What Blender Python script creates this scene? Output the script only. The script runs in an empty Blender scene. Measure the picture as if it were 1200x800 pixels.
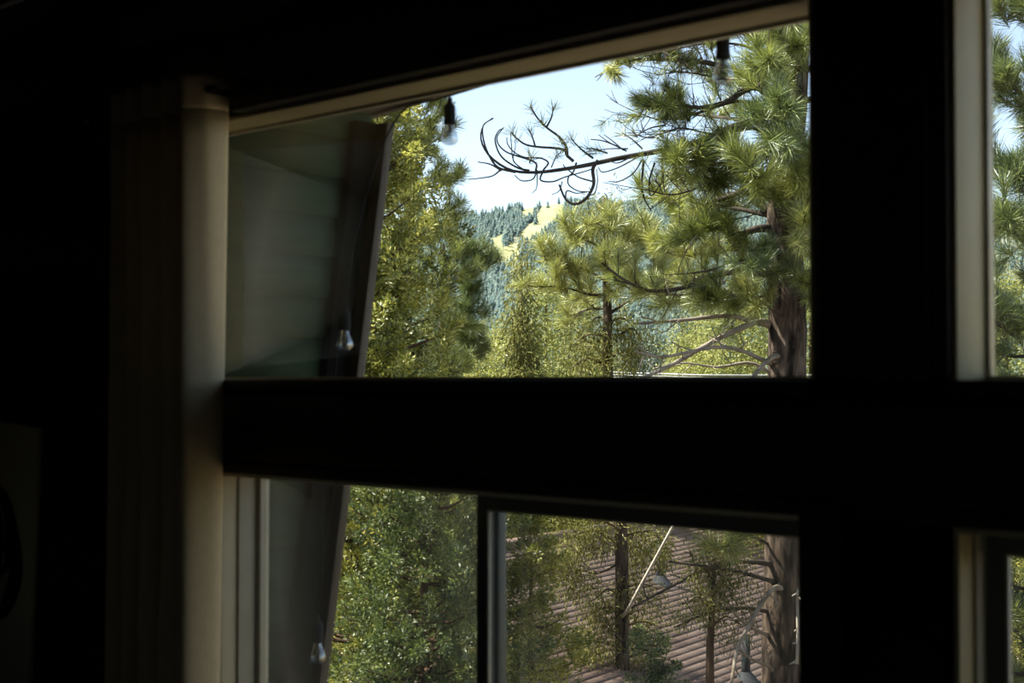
import bpy, math, random
import numpy as np
from mathutils import Vector

SC = bpy.context.scene
COL = SC.collection
rng = np.random.default_rng(11)
A = np.array

# ------------------------------------------------------------------ camera frame
F = 1667.0
CAM = A([0.0, -2.476, 1.6])
YAW = math.radians(43.25)
PITCH = math.atan(45 / F)
FH = A([-math.sin(YAW), math.cos(YAW), 0.0])
RT = A([math.cos(YAW), math.sin(YAW), 0.0])
UPV = A([0, 0, 1.0])
FW = FH * math.cos(PITCH) + UPV * math.sin(PITCH)
CU = UPV * math.cos(PITCH) - FH * math.sin(PITCH)


def W(px, py, d):
    """world point at distance d along the view axis that the photo shows at px, py"""
    return CAM + d * (FW + (px - 600) / F * RT + (400 - py) / F * CU)


def wallpt(px, py, y=0.0):
    r = FW + (px - 600) / F * RT + (400 - py) / F * CU
    return CAM + r * ((y - CAM[1]) / r[1])


def wx(px, y=0.0):
    return float(wallpt(px, 445, y)[0])


def px_of(p):
    q = A(p) - CAM
    z = q @ FW
    return 600 + F * (q @ RT) / z, 400 - F * (q @ CU) / z


# ------------------------------------------------------------------ materials
def newmat(name):
    m = bpy.data.materials.new(name)
    m.use_nodes = True
    nt = m.node_tree
    nt.nodes.clear()
    out = nt.nodes.new('ShaderNodeOutputMaterial')
    return m, nt, out


def ramp(nt, stops, fac):
    r = nt.nodes.new('ShaderNodeValToRGB')
    e = r.color_ramp.elements
    while len(e) < len(stops):
        e.new(0.5)
    for el, (p, c) in zip(e, stops):
        el.position = p
        el.color = (*c, 1)
    nt.links.new(fac, r.inputs[0])
    return r.outputs[0]


def noise(nt, scale, detail=4, stretch=None, rough=0.55):
    tc = nt.nodes.new('ShaderNodeTexCoord')
    mp = nt.nodes.new('ShaderNodeMapping')
    if stretch:
        mp.inputs['Scale'].default_value = stretch
    n = nt.nodes.new('ShaderNodeTexNoise')
    n.inputs['Scale'].default_value = scale
    n.inputs['Detail'].default_value = detail
    n.inputs['Roughness'].default_value = rough
    nt.links.new(tc.outputs['Object'], mp.inputs[0])
    nt.links.new(mp.outputs[0], n.inputs['Vector'])
    return n.outputs['Fac']


def surf(name, stops, scale=6, stretch=None, rough=0.6, bump=0.0, spec=0.3, metal=0.0, detail=5):
    m, nt, out = newmat(name)
    b = nt.nodes.new('ShaderNodeBsdfPrincipled')
    b.inputs['Roughness'].default_value = rough
    b.inputs['Specular IOR Level'].default_value = spec
    b.inputs['Metallic'].default_value = metal
    f = noise(nt, scale, detail, stretch)
    nt.links.new(ramp(nt, stops, f), b.inputs['Base Color'])
    if bump:
        bp = nt.nodes.new('ShaderNodeBump')
        bp.inputs['Strength'].default_value = bump
        bp.inputs['Distance'].default_value = 0.02
        nt.links.new(f, bp.inputs['Height'])
        nt.links.new(bp.outputs[0], b.inputs['Normal'])
    nt.links.new(b.outputs[0], out.inputs[0])
    return m


def leafmat(name, dark, mid, light, nscale=1.2, trans=0.35, spread=0.5, gloss=0.08):
    """foliage: each leaf its own tone, slow change over the crown, some light passing through"""
    m, nt, out = newmat(name)
    g = nt.nodes.new('ShaderNodeNewGeometry')
    f = noise(nt, nscale, 3)
    mix = nt.nodes.new('ShaderNodeMath'); mix.operation = 'MULTIPLY_ADD'
    nt.links.new(g.outputs['Random Per Island'], mix.inputs[0])
    mix.inputs[1].default_value = spread
    ad = nt.nodes.new('ShaderNodeMath'); ad.operation = 'MULTIPLY_ADD'
    nt.links.new(f, ad.inputs[0]); ad.inputs[1].default_value = 1.2; ad.inputs[2].default_value = -0.1 - spread / 2
    nt.links.new(ad.outputs[0], mix.inputs[2])
    c = ramp(nt, [(0.15, dark), (0.5, mid), (0.85, light)], mix.outputs[0])
    d = nt.nodes.new('ShaderNodeBsdfDiffuse')
    t = nt.nodes.new('ShaderNodeBsdfTranslucent')
    gl = nt.nodes.new('ShaderNodeBsdfGlossy'); gl.inputs['Roughness'].default_value = 0.45
    nt.links.new(c, d.inputs[0]); nt.links.new(c, t.inputs[0])
    m1 = nt.nodes.new('ShaderNodeMixShader'); m1.inputs[0].default_value = trans
    nt.links.new(d.outputs[0], m1.inputs[1]); nt.links.new(t.outputs[0], m1.inputs[2])
    m2 = nt.nodes.new('ShaderNodeMixShader'); m2.inputs[0].default_value = gloss
    nt.links.new(m1.outputs[0], m2.inputs[1]); nt.links.new(gl.outputs[0], m2.inputs[2])
    nt.links.new(m2.outputs[0], out.inputs[0])
    return m


def schlick(nt, f0):
    lw = nt.nodes.new('ShaderNodeLayerWeight'); lw.inputs[0].default_value = .5
    pw = nt.nodes.new('ShaderNodeMath'); pw.operation = 'POWER'; pw.inputs[1].default_value = 5
    nt.links.new(lw.outputs['Facing'], pw.inputs[0])
    mu = nt.nodes.new('ShaderNodeMath'); mu.operation = 'MULTIPLY_ADD'; mu.inputs[1].default_value = 1 - f0 if f0 > .03 else .35; mu.inputs[2].default_value = f0
    nt.links.new(pw.outputs[0], mu.inputs[0])
    return mu


def glassmat(name, tint=(1, 1, 1), dust=0.0, gloss=1.0):
    """clear pane: see-through, mirror reflection by angle, a little dust"""
    m, nt, out = newmat(name)
    tr = nt.nodes.new('ShaderNodeBsdfTransparent'); tr.inputs[0].default_value = (*tint, 1)
    gl = nt.nodes.new('ShaderNodeBsdfGlossy'); gl.inputs['Roughness'].default_value = 0.0
    mu = schlick(nt, .04 * gloss)
    m1 = nt.nodes.new('ShaderNodeMixShader')
    nt.links.new(mu.outputs[0], m1.inputs[0])
    nt.links.new(tr.outputs[0], m1.inputs[1]); nt.links.new(gl.outputs[0], m1.inputs[2])
    last = m1.outputs[0]
    if dust:
        df = nt.nodes.new('ShaderNodeBsdfTranslucent'); df.inputs[0].default_value = (0.8, 0.8, 0.75, 1)
        m2 = nt.nodes.new('ShaderNodeMixShader')
        f = noise(nt, 3, 3)
        k = nt.nodes.new('ShaderNodeMath'); k.operation = 'MULTIPLY'; k.inputs[1].default_value = 2 * dust
        nt.links.new(f, k.inputs[0]); nt.links.new(k.outputs[0], m2.inputs[0])
        nt.links.new(last, m2.inputs[1]); nt.links.new(df.outputs[0], m2.inputs[2])
        last = m2.outputs[0]
    nt.links.new(last, out.inputs[0])
    return m


M = {}
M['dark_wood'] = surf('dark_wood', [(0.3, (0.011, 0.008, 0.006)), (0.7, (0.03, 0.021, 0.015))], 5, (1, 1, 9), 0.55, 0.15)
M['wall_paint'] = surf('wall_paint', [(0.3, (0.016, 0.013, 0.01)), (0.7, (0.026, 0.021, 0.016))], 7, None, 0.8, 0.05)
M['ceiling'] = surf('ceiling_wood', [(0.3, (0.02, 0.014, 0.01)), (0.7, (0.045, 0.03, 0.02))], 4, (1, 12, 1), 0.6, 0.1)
M['floor'] = surf('floor_wood', [(0.3, (0.4, 0.34, 0.25)), (0.7, (0.52, 0.45, 0.34))], 4, (10, 1, 1), 0.5, 0.1)
M['beige'] = surf('beige_trim', [(0.3, (0.43, 0.375, 0.225)), (0.7, (0.48, 0.42, 0.255))], 8, None, 0.5, 0.03)
M['cream'] = surf('cream_trim', [(0.3, (0.6, 0.535, 0.37)), (0.7, (0.68, 0.61, 0.43))], 8, None, 0.5, 0.03)
M['vinyl'] = surf('taupe_frame', [(0.3, (0.42, 0.39, 0.3)), (0.7, (0.5, 0.465, 0.37))], 8, None, 0.45)
M['sash'] = surf('dark_bronze', [(0.3, (0.085, 0.097, 0.093)), (0.7, (0.115, 0.13, 0.125))], 8, None, 0.4)
M['siding'] = surf('green_siding', [(0.3, (0.026, 0.05, 0.03)), (0.7, (0.036, 0.064, 0.039))], 5, (1, 1, 14), 0.85, 0.15, 0.08)
M['brown_board'] = surf('brown_board', [(0.3, (0.075, 0.06, 0.043)), (0.7, (0.11, 0.09, 0.066))], 6, (6, 6, 1), 0.7, 0.2)
M['soffit'] = surf('dark_soffit', [(0.3, (0.03, 0.026, 0.022)), (0.7, (0.05, 0.042, 0.035))], 6, (1, 8, 1), 0.7)
M['curtain'] = leafmat('curtain_cloth', (0.56, 0.47, 0.31), (0.6, 0.505, 0.335), (0.64, 0.54, 0.365), 40, .14, 0.0, 0.0)
M['shade_black'] = surf('shade_black', [(0.3, (0.006, 0.006, 0.005)), (0.7, (0.011, 0.011, 0.01))], 8, None, 0.9, 0, 0.03)  # near-black colour stands for shade on the slanted board's inner face
M['canvas'] = surf('olive_canvas', [(0.3, (0.7, 0.68, 0.47)), (0.7, (0.78, 0.75, 0.54))], 5, None, 0.85)
M['black_metal'] = surf('black_metal', [(0.3, (0.012, 0.012, 0.012)), (0.7, (0.02, 0.02, 0.02))], 30, None, 0.45)
M['rubber'] = surf('black_rubber', [(0.3, (0.01, 0.011, 0.014)), (0.7, (0.018, 0.02, 0.024))], 30, None, 0.8, 0, 0.1)
M['filament'] = surf('filament', [(0.3, (0.35, 0.3, 0.22)), (0.7, (0.45, 0.4, 0.3))], 30, None, 0.4)
M['glass'] = glassmat('window_glass', (0.97, 0.985, 0.97), 0.0, .3)
M['glass_low'] = glassmat('screened_glass', (0.84, 0.84, 0.8), 0.006, .35)
M['bark'] = surf('pine_bark', [(0.36, (0.012, 0.009, 0.008)), (0.48, (0.06, 0.044, 0.034)), (0.68, (0.16, 0.12, 0.092))], 11, (1.6, 1.6, 0.45), 0.9, 1.0, 0.1, detail=9)
M['twig'] = surf('pine_twig', [(0.3, (0.035, 0.028, 0.024)), (0.7, (0.1, 0.08, 0.066))], 8, None, 0.85, 0.3, 0.1)
M['deadwood'] = surf('weathered_wood', [(0.3, (0.16, 0.13, 0.1)), (0.7, (0.36, 0.31, 0.25))], 7, None, 0.85, 0.3, 0.1)
M['whitewood'] = surf('bleached_wood', [(0.3, (0.38, 0.34, 0.29)), (0.7, (0.62, 0.57, 0.5))], 7, None, 0.85, 0.3, 0.1)
M['cedar_bark'] = surf('cedar_bark', [(0.3, (0.05, 0.032, 0.022)), (0.7, (0.15, 0.095, 0.06))], 9, (3, 3, 0.5), 0.9, 0.6, 0.1)
M['needle'] = leafmat('pine_needles', (0.06, 0.095, 0.02), (0.22, 0.255, 0.05), (0.44, 0.47, 0.1), 1.6, 0.28, 0.8, 0.1)
M['needle_dark'] = leafmat('dark_pine_needles', (0.045, 0.08, 0.025), (0.13, 0.18, 0.045), (0.32, 0.36, 0.1), 1.6, 0.28, 0.8, 0.1)
M['needle_pale'] = leafmat('pale_pine_needles', (0.12, 0.15, 0.035), (0.34, 0.35, 0.085), (0.58, 0.585, 0.15), 1.4, 0.28, 0.8, 0.1)
M['juniper'] = leafmat('juniper_leaves', (0.045, 0.065, 0.014), (0.31, 0.325, 0.055), (0.68, 0.63, 0.15), 2.6, 0.35, 0.55)
M['juniper_green'] = leafmat('green_juniper_leaves', (0.03, 0.055, 0.018), (0.11, 0.16, 0.038), (0.32, 0.37, 0.09), 2.0, 0.35, 0.6)
M['olive_leaf'] = leafmat('olive_sprays', (0.055, 0.06, 0.018), (0.19, 0.19, 0.05), (0.36, 0.34, 0.1), 2.0, 0.35, 0.6, 0.02)
M['far_leaf'] = leafmat('sunlit_leaves', (0.1, 0.13, 0.035), (0.3, 0.315, 0.085), (0.5, 0.48, 0.16), 0.7, 0.35, 0.6, 0.02)
M['far_dark'] = leafmat('dark_conifer_leaves', (0.03, 0.055, 0.03), (0.07, 0.105, 0.05), (0.15, 0.18, 0.07), 0.7, 0.3, 0.6)
M['mount_leaf_hazed'] = leafmat('hazed_mountain_conifer', (0.1, 0.145, 0.14), (0.14, 0.195, 0.18), (0.21, 0.26, 0.215), 0.01, 0.3, 0.7, 0.0)  # distance haze is mixed into this leaf colour, paler and bluer
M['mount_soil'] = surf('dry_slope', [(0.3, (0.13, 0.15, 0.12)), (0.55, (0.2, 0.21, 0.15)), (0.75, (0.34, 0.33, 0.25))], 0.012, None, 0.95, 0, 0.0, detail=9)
M['straw'] = surf('straw_grass', [(0.3, (0.24, 0.25, 0.125)), (0.55, (0.31, 0.31, 0.165)), (0.75, (0.4, 0.39, 0.26))], 0.03, None, 0.95, 0, 0.0, detail=9)
M['soil'] = surf('forest_soil', [(0.3, (0.13, 0.1, 0.065)), (0.55, (0.28, 0.22, 0.14)), (0.75, (0.4, 0.33, 0.21))], 0.6, None, 0.95, 0.3, 0.0, detail=8)
M['stucco'] = surf('neighbour_siding', [(0.3, (0.16, 0.12, 0.09)), (0.7, (0.22, 0.17, 0.13))], 4, None, 0.85, 0.1)
M['pipe'] = surf('grey_pipe', [(0.3, (0.03, 0.035, 0.042)), (0.7, (0.055, 0.06, 0.07))], 12, None, 0.75, 0, 0.2)
M['cable'] = surf('pale_cable', [(0.3, (0.5, 0.5, 0.48)), (0.7, (0.6, 0.6, 0.58))], 12, None, 0.5)


def shingle_mat():
    m, nt, out = newmat('roof_shingle')
    b = nt.nodes.new('ShaderNodeBsdfPrincipled'); b.inputs['Roughness'].default_value = 0.9
    g = nt.nodes.new('ShaderNodeNewGeometry')
    f = noise(nt, 1.5, 6)
    k = nt.nodes.new('ShaderNodeMath'); k.operation = 'MULTIPLY_ADD'; k.inputs[1].default_value = 0.55
    nt.links.new(g.outputs['Random Per Island'], k.inputs[0]); nt.links.new(f, k.inputs[2])
    c = ramp(nt, [(0.35, (0.135, 0.09, 0.075)), (0.75, (0.2, 0.135, 0.112)), (1.0, (0.26, 0.185, 0.155))], k.outputs[0])
    nt.links.new(c, b.inputs['Base Color'])
    nt.links.new(b.outputs[0], out.inputs[0])
    return m


M['shingle'] = shingle_mat()


def bulb_glass():
    m, nt, out = newmat('bulb_glass')
    tr = nt.nodes.new('ShaderNodeBsdfTransparent'); tr.inputs[0].default_value = (0.8, 0.84, 0.84, 1)
    gl = nt.nodes.new('ShaderNodeBsdfGlossy'); gl.inputs['Roughness'].default_value = 0.03
    lw = schlick(nt, .3)
    mx = nt.nodes.new('ShaderNodeMixShader')
    nt.links.new(lw.outputs[0], mx.inputs[0])
    nt.links.new(tr.outputs[0], mx.inputs[1]); nt.links.new(gl.outputs[0], mx.inputs[2])
    nt.links.new(mx.outputs[0], out.inputs[0])
    return m


M['bulb'] = bulb_glass()

# ------------------------------------------------------------------ mesh helpers
OFF = {}


class G:
    def __init__(self):
        self.V = []; self.F3 = []; self.F4 = []; self.n = 0

    def add(self, V, F):
        V = np.asarray(V, float).reshape(-1, 3); F = np.asarray(F, int)
        self.V.append(V)
        (self.F3 if F.shape[1] == 3 else self.F4).append(F + self.n)
        self.n += len(V)

    def box(self, x0, x1, y0, y1, z0, z1):
        x0, x1 = min(x0, x1), max(x0, x1)
        V = [(x, y, z) for z in (z0, z1) for y in (y0, y1) for x in (x0, x1)]
        self.add(V, [(0, 2, 3, 1), (4, 5, 7, 6), (0, 1, 5, 4), (2, 6, 7, 3), (0, 4, 6, 2), (1, 3, 7, 5)])
        return self

    def prism(self, poly, axis, a, b):
        """poly in the two other axes, extruded along axis (0,1,2) from a to b; convex poly"""
        n = len(poly)
        V = []
        for v in (a, b):
            for p in poly:
                q = list(p); q.insert(axis, v); V.append(q)
        self.add(V, [(i, (i + 1) % n, n + (i + 1) % n, n + i) for i in range(n)])
        base = self.n - 2 * n
        tri = [(0, i, i + 1) for i in range(1, n - 1)]
        self.F3.append(A(tri)[:, ::-1] + base)
        self.F3.append(A(tri) + base + n)
        return self

    def tube(self, P, R, sides=6, cap=True):
        P = np.asarray(P, float); m = len(P)
        R = np.broadcast_to(np.asarray(R, float), (m,))
        T = np.gradient(P, axis=0)
        T /= np.linalg.norm(T, axis=1)[:, None] + 1e-9
        n0 = np.cross(T[0], (0.3, 0.2, 0.93))
        if np.linalg.norm(n0) < 0.1:
            n0 = np.cross(T[0], (1, 0, 0))
        a = np.linspace(0, 2 * np.pi, sides, endpoint=False)
        V = np.zeros((m, sides, 3)); N = n0 / np.linalg.norm(n0)
        for i in range(m):
            N = N - T[i] * (N @ T[i]); N /= np.linalg.norm(N) + 1e-9
            B = np.cross(T[i], N)
            V[i] = P[i] + R[i] * (np.cos(a)[:, None] * N + np.sin(a)[:, None] * B)
        i, j = np.meshgrid(np.arange(m - 1), np.arange(sides), indexing='ij')
        j2 = (j + 1) % sides
        Fq = np.stack([i * sides + j, i * sides + j2, (i + 1) * sides + j2, (i + 1) * sides + j], -1).reshape(-1, 4)
        n0_ = self.n
        self.add(V, Fq)
        if cap:
            k = np.arange(1, sides - 1)
            z = np.zeros_like(k)
            self.F3.append(np.stack([z, k + 1, k], 1) + n0_)
            self.F3.append(np.stack([z, k, k + 1], 1) + n0_ + (m - 1) * sides)
        return self

    def lathe(self, prof, c=(0, 0, 0), seg=20):
        prof = A(prof); m = len(prof)
        a = np.linspace(0, 2 * np.pi, seg, endpoint=False)
        V = np.zeros((m, seg, 3))
        V[..., 0] = prof[:, :1] * np.cos(a) + c[0]; V[..., 1] = prof[:, :1] * np.sin(a) + c[1]; V[..., 2] = prof[:, 1:] + c[2]
        i, j = np.meshgrid(np.arange(m - 1), np.arange(seg), indexing='ij')
        j2 = (j + 1) % seg
        self.add(V, np.stack([i * seg + j, i * seg + j2, (i + 1) * seg + j2, (i + 1) * seg + j], -1).reshape(-1, 4))
        return self

    def stamp(self, T, tf, pos, rot, scale):
        """copies of template T,tf at pos (n,3) rot (n,3,3) scale (n,)"""
        n, k = len(pos), len(T)
        if not n:
            return self
        V = np.einsum('nij,kj->nki', rot, T) * np.asarray(scale).reshape(n, 1, 1) + pos[:, None, :]
        Fx = tf[None] + (np.arange(n) * k)[:, None, None]
        self.add(V.reshape(-1, 3), Fx.reshape(-1, tf.shape[1]))
        return self

    def build(self, name, mat, parent=None, smooth=False, bevel=0.0, loc=None):
        V = np.concatenate(self.V)
        if parent is not None:
            off = OFF[parent.name]
            here = off
        else:
            here = A(loc, float) if loc is not None else A([(V[:, 0].min() + V[:, 0].max()) / 2, (V[:, 1].min() + V[:, 1].max()) / 2, V[:, 2].min()])
        V = V - here
        f3 = np.concatenate(self.F3) if self.F3 else np.zeros((0, 3), int)
        f4 = np.concatenate(self.F4) if self.F4 else np.zeros((0, 4), int)
        me = bpy.data.meshes.new(name)
        me.vertices.add(len(V)); me.vertices.foreach_set('co', V.ravel())
        loops = np.concatenate([f3.ravel(), f4.ravel()])
        me.loops.add(len(loops)); me.loops.foreach_set('vertex_index', loops)
        tot = np.concatenate([np.full(len(f3), 3), np.full(len(f4), 4)])
        st = np.concatenate([[0], np.cumsum(tot)[:-1]])
        me.polygons.add(len(tot))
        me.polygons.foreach_set('loop_start', st)
        if smooth:
            me.polygons.foreach_set('use_smooth', np.ones(len(tot), bool))
        me.materials.append(M[mat])
        me.update(calc_edges=True)
        me.validate()
        o = bpy.data.objects.new(name, me)
        COL.objects.link(o)
        if parent is not None:
            o.parent = parent
            OFF[o.name] = OFF[parent.name]
        else:
            o.location = here
            OFF[o.name] = here
        if bevel:
            b = o.modifiers.new('soft', 'BEVEL'); b.width = bevel; b.segments = 2; b.limit_method = 'ANGLE'
        return o


def thing(name, label, cat, loc, group=None):
    o = bpy.data.objects.new(name, None)
    o.empty_display_size = 0.1
    COL.objects.link(o)
    o.location = loc
    OFF[o.name] = A(loc, float)
    return tag(o, label, cat, group)


def tag(o, label, cat, group=None, kind=None):
    if label: o['label'] = label
    if cat: o['category'] = cat
    if group: o['group'] = group
    if kind: o['kind'] = kind
    return o


def struct(o, label, cat):
    o['kind'] = 'structure'
    o['label'] = label; o['category'] = cat
    return o


def rotz_to(d, roll=None):
    """(n,3,3) frames whose +Z is d"""
    d = np.asarray(d, float).reshape(-1, 3)
    d = d / (np.linalg.norm(d, axis=1)[:, None] + 1e-9)
    n = len(d)
    h = rng.normal(size=(n, 3))
    x = np.cross(d, h); x /= np.linalg.norm(x, axis=1)[:, None] + 1e-9
    y = np.cross(d, x)
    return np.stack([x, y, d], -1)


def smooth_path(P, n):
    """Catmull-Rom through P, n samples"""
    P = np.asarray(P, float)
    Q = np.vstack([2 * P[0] - P[1], P, 2 * P[-1] - P[-2]])
    t = np.linspace(0, len(P) - 1, n)
    i = np.clip(t.astype(int), 0, len(P) - 2); u = (t - i)[:, None]
    a, b, c, d = Q[i], Q[i + 1], Q[i + 2], Q[i + 3]
    return 0.5 * (2 * b + (c - a) * u + (2 * a - 5 * b + 4 * c - d) * u ** 2 + (3 * b - a - 3 * c + d) * u ** 3)


# ------------------------------------------------------------------ foliage templates
def tuft_template(n, seed, spread=1.0, w=0.011):
    r = np.random.default_rng(seed)
    V = []
    for i in range(n):
        th = r.uniform(0.05, 1) ** 0.6 * spread; ph = r.uniform(0, 2 * np.pi)
        d = A([math.sin(th) * math.cos(ph), math.sin(th) * math.sin(ph), math.cos(th)])
        p0 = A([0, 0, -0.8 * r.random()])
        L = r.uniform(0.75, 1.05)
        s = np.cross(d, r.normal(size=3)); s /= np.linalg.norm(s)
        mid = p0 + d * L * 0.55
        tip = p0 + d * L + A([0, 0, -0.06 * r.random()])
        V += [p0 - s * w * .6, p0 + s * w * .6, mid + s * w, tip, mid - s * w]
    V = A(V)
    k = np.arange(n)[:, None] * 5
    Ft = np.concatenate([k + A([[0, 1, 2]]), k + A([[0, 2, 4]]), k + A([[4, 2, 3]])])
    return V, Ft


def clump_template(n, seed, leaf=0.3, w=0.09, droop=0.0, flat=1.0):
    r = np.random.default_rng(seed)
    V = []
    for i in range(n):
        c = r.normal(size=3); c /= np.linalg.norm(c); c *= r.random() ** 0.45; c[2] *= flat
        d = c * 0.8 + r.normal(size=3) * 0.5 + A([0, 0, -droop])
        d /= np.linalg.norm(d)
        s = np.cross(d, r.normal(size=3)); s /= np.linalg.norm(s)
        L = leaf * r.uniform(0.6, 1.3); ww = w * r.uniform(0.6, 1.2)
        V += [c, c + d * L * 0.5 + s * ww, c + d * L, c + d * L * 0.5 - s * ww]
    k = np.arange(n)[:, None] * 4
    return A(V), k + A([[0, 1, 2, 3]])


def plume_template(n, seed):
    r = np.random.default_rng(seed)
    V = []
    for i in range(n):
        u = r.random() ** .8
        a = r.uniform(0, 2 * np.pi)
        rad = .3 * (1 - u * .75) * r.random() ** .5
        c = A([rad * math.cos(a), rad * math.sin(a), u])
        d = A([math.cos(a) * .75, math.sin(a) * .75, .75]) + r.normal(size=3) * .35
        d /= np.linalg.norm(d)
        s_ = np.cross(d, r.normal(size=3)); s_ /= np.linalg.norm(s_)
        L = .115 * r.uniform(.6, 1.3); w = .021 * r.uniform(.7, 1.2)
        V += [c, c + d * L * .5 + s_ * w, c + d * L, c + d * L * .5 - s_ * w]
    k = np.arange(n)[:, None] * 4
    return A(V), k + A([[0, 1, 2, 3]])


PLUMES = [plume_template(260, s + 80) for s in range(4)]
TUFTS = [tuft_template(96, s) for s in range(4)]
TUFTS_SPARSE = [tuft_template(36, s + 10, 1.1, 0.016) for s in range(3)]
CLUMPS = [clump_template(90, s + 20) for s in range(4)]
CLUMPS_FINE = [clump_template(190, s + 60, 0.15, 0.042) for s in range(4)]
DROOPS = [clump_template(80, s + 30, 0.45, 0.05, 0.9, 1.7) for s in range(3)]


def put_tufts(g, pos, dirs, L, temps=TUFTS):
    pos = np.asarray(pos).reshape(-1, 3)
    if not len(pos):
        return
    L = np.broadcast_to(np.asarray(L, float), (len(pos),))
    R = rotz_to(dirs)
    pick = rng.integers(0, len(temps), len(pos))
    for k, (T, f) in enumerate(temps):
        m = pick == k
        if m.any():
            g.stamp(T, f, pos[m], R[m], L[m] * rng.uniform(0.85, 1.15, m.sum()))


def put_clumps(g, pos, size, temps=CLUMPS, upright=False):
    pos = np.asarray(pos).reshape(-1, 3)
    if not len(pos):
        return
    size = np.broadcast_to(np.asarray(size, float), (len(pos),))
    if upright:
        a = rng.uniform(0, 2 * np.pi, len(pos))
        R = np.zeros((len(pos), 3, 3)); R[:, 0, 0] = np.cos(a); R[:, 0, 1] = -np.sin(a); R[:, 1, 0] = np.sin(a); R[:, 1, 1] = np.cos(a); R[:, 2, 2] = 1
    else:
        R = rotz_to(rng.normal(size=(len(pos), 3)))
    pick = rng.integers(0, len(temps), len(pos))
    for k, (T, f) in enumerate(temps):
        m = pick == k
        if m.any():
            g.stamp(T, f, pos[m], R[m], size[m] * rng.uniform(0.8, 1.2, m.sum()))


def unit(v):
    v = np.asarray(v, float)
    return v / (np.linalg.norm(v) + 1e-9)


def pine_bough(parent, path, r0, r1, twigs=8, tlen=0.5, needle=0.2, t0=0.35, leafy=1.0, mat='twig', leafmat_='needle', up=0.35,
               curl=0.0, sub=1, tip=True, sparse=False, sides=6, mid_tufts=1, name='bough', label=None):
    """one limb with its side twigs and, as its child, the needle tufts they carry"""
    P = smooth_path(path, max(8, 3 * len(path)))
    m = len(P)
    g = G(); nd = G()
    g.tube(P, r0 + (r1 - r0) * np.linspace(0, 1, m) ** .65, sides)
    tp, td = [], []
    segs = np.gradient(P, axis=0)
    for i in range(twigs):
        t = t0 + (1 - t0) * (i + rng.random()) / twigs
        k = min(m - 2, int(t * (m - 1)))
        fr = t * (m - 1) - k
        p = P[k] * (1 - fr) + P[k + 1] * fr
        T = unit(segs[k])
        side = unit(np.cross(T, rng.normal(size=3)))
        d = unit(T * 0.7 + side * 0.9 + A([0, 0, up * rng.uniform(0.3, 1.2)]))
        L = tlen * rng.uniform(0.5, 1.15) * (1.15 - 0.5 * t)
        bend = A([0, 0, up]) * rng.uniform(0.2, 1) + rng.normal(size=3) * (0.25 + curl)
        q = [p]
        n = 6 if curl else 4
        dd = d
        for s in range(n):
            dd = unit(dd + bend * (0.5 / n * 1.6))
            q.append(q[-1] + dd * L / n)
        q = A(q)
        rr = max(0.0035, r1 * 0.9 if r1 < 0.012 else 0.009)
        g.tube(q, np.linspace(rr, rr * 0.55, len(q)), 4, False)
        if rng.random() < leafy:
            tp.append(q[-1]); td.append(dd)
            for _ in range(mid_tufts):
                if rng.random() < 0.75:
                    kk = rng.integers(1, len(q) - 1)
                    tp.append(q[kk]); td.append(unit(dd + rng.normal(size=3) * 0.5))
        for _ in range(sub):
            kk = rng.integers(1, len(q) - 1)
            d2 = unit(dd + rng.normal(size=3) * 0.7 + A([0, 0, up * 0.6]))
            L2 = L * rng.uniform(0.3, 0.6)
            cv = rng.normal(size=3) * curl
            q2 = A([q[kk], q[kk] + d2 * L2 * .5, q[kk] + unit(d2 + cv + A([0, 0, up * .4])) * L2])
            g.tube(q2, [rr * .7, rr * .6, rr * .45], 4, False)
            if rng.random() < leafy:
                tp.append(q2[-1]); td.append(unit(q2[-1] - q2[-2]))
    if tip and leafy > 0:
        tp.append(P[-1]); td.append(unit(segs[-1]))
    o = g.build(name, mat, parent, True)
    if label: o['label'] = label
    if tp:
        put_tufts(nd, A(tp), A(td), needle, TUFTS_SPARSE if sparse else TUFTS)
        nd.build('needles', leafmat_, o)
    return o


def trunk_mesh(parent, P, R, mat='bark', sides=14, rough=0.06, name='trunk'):
    P = smooth_path(P, max(24, 4 * len(P)))
    R = np.interp(np.linspace(0, 1, len(P)), np.linspace(0, 1, len(R)), R)
    g = G(); g.tube(P, R, sides)
    V = g.V[0]
    V += rng.normal(size=V.shape) * R.mean() * rough
    return g.build(name, mat, parent, True)


def ground_z(p):
    """height of the ground outside, falling away from the house"""
    d = (np.asarray(p, float)[..., :2] - CAM[:2]) @ FH[:2]
    return -3.3 - np.clip(d - 6, 0, 400) * 0.075


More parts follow.
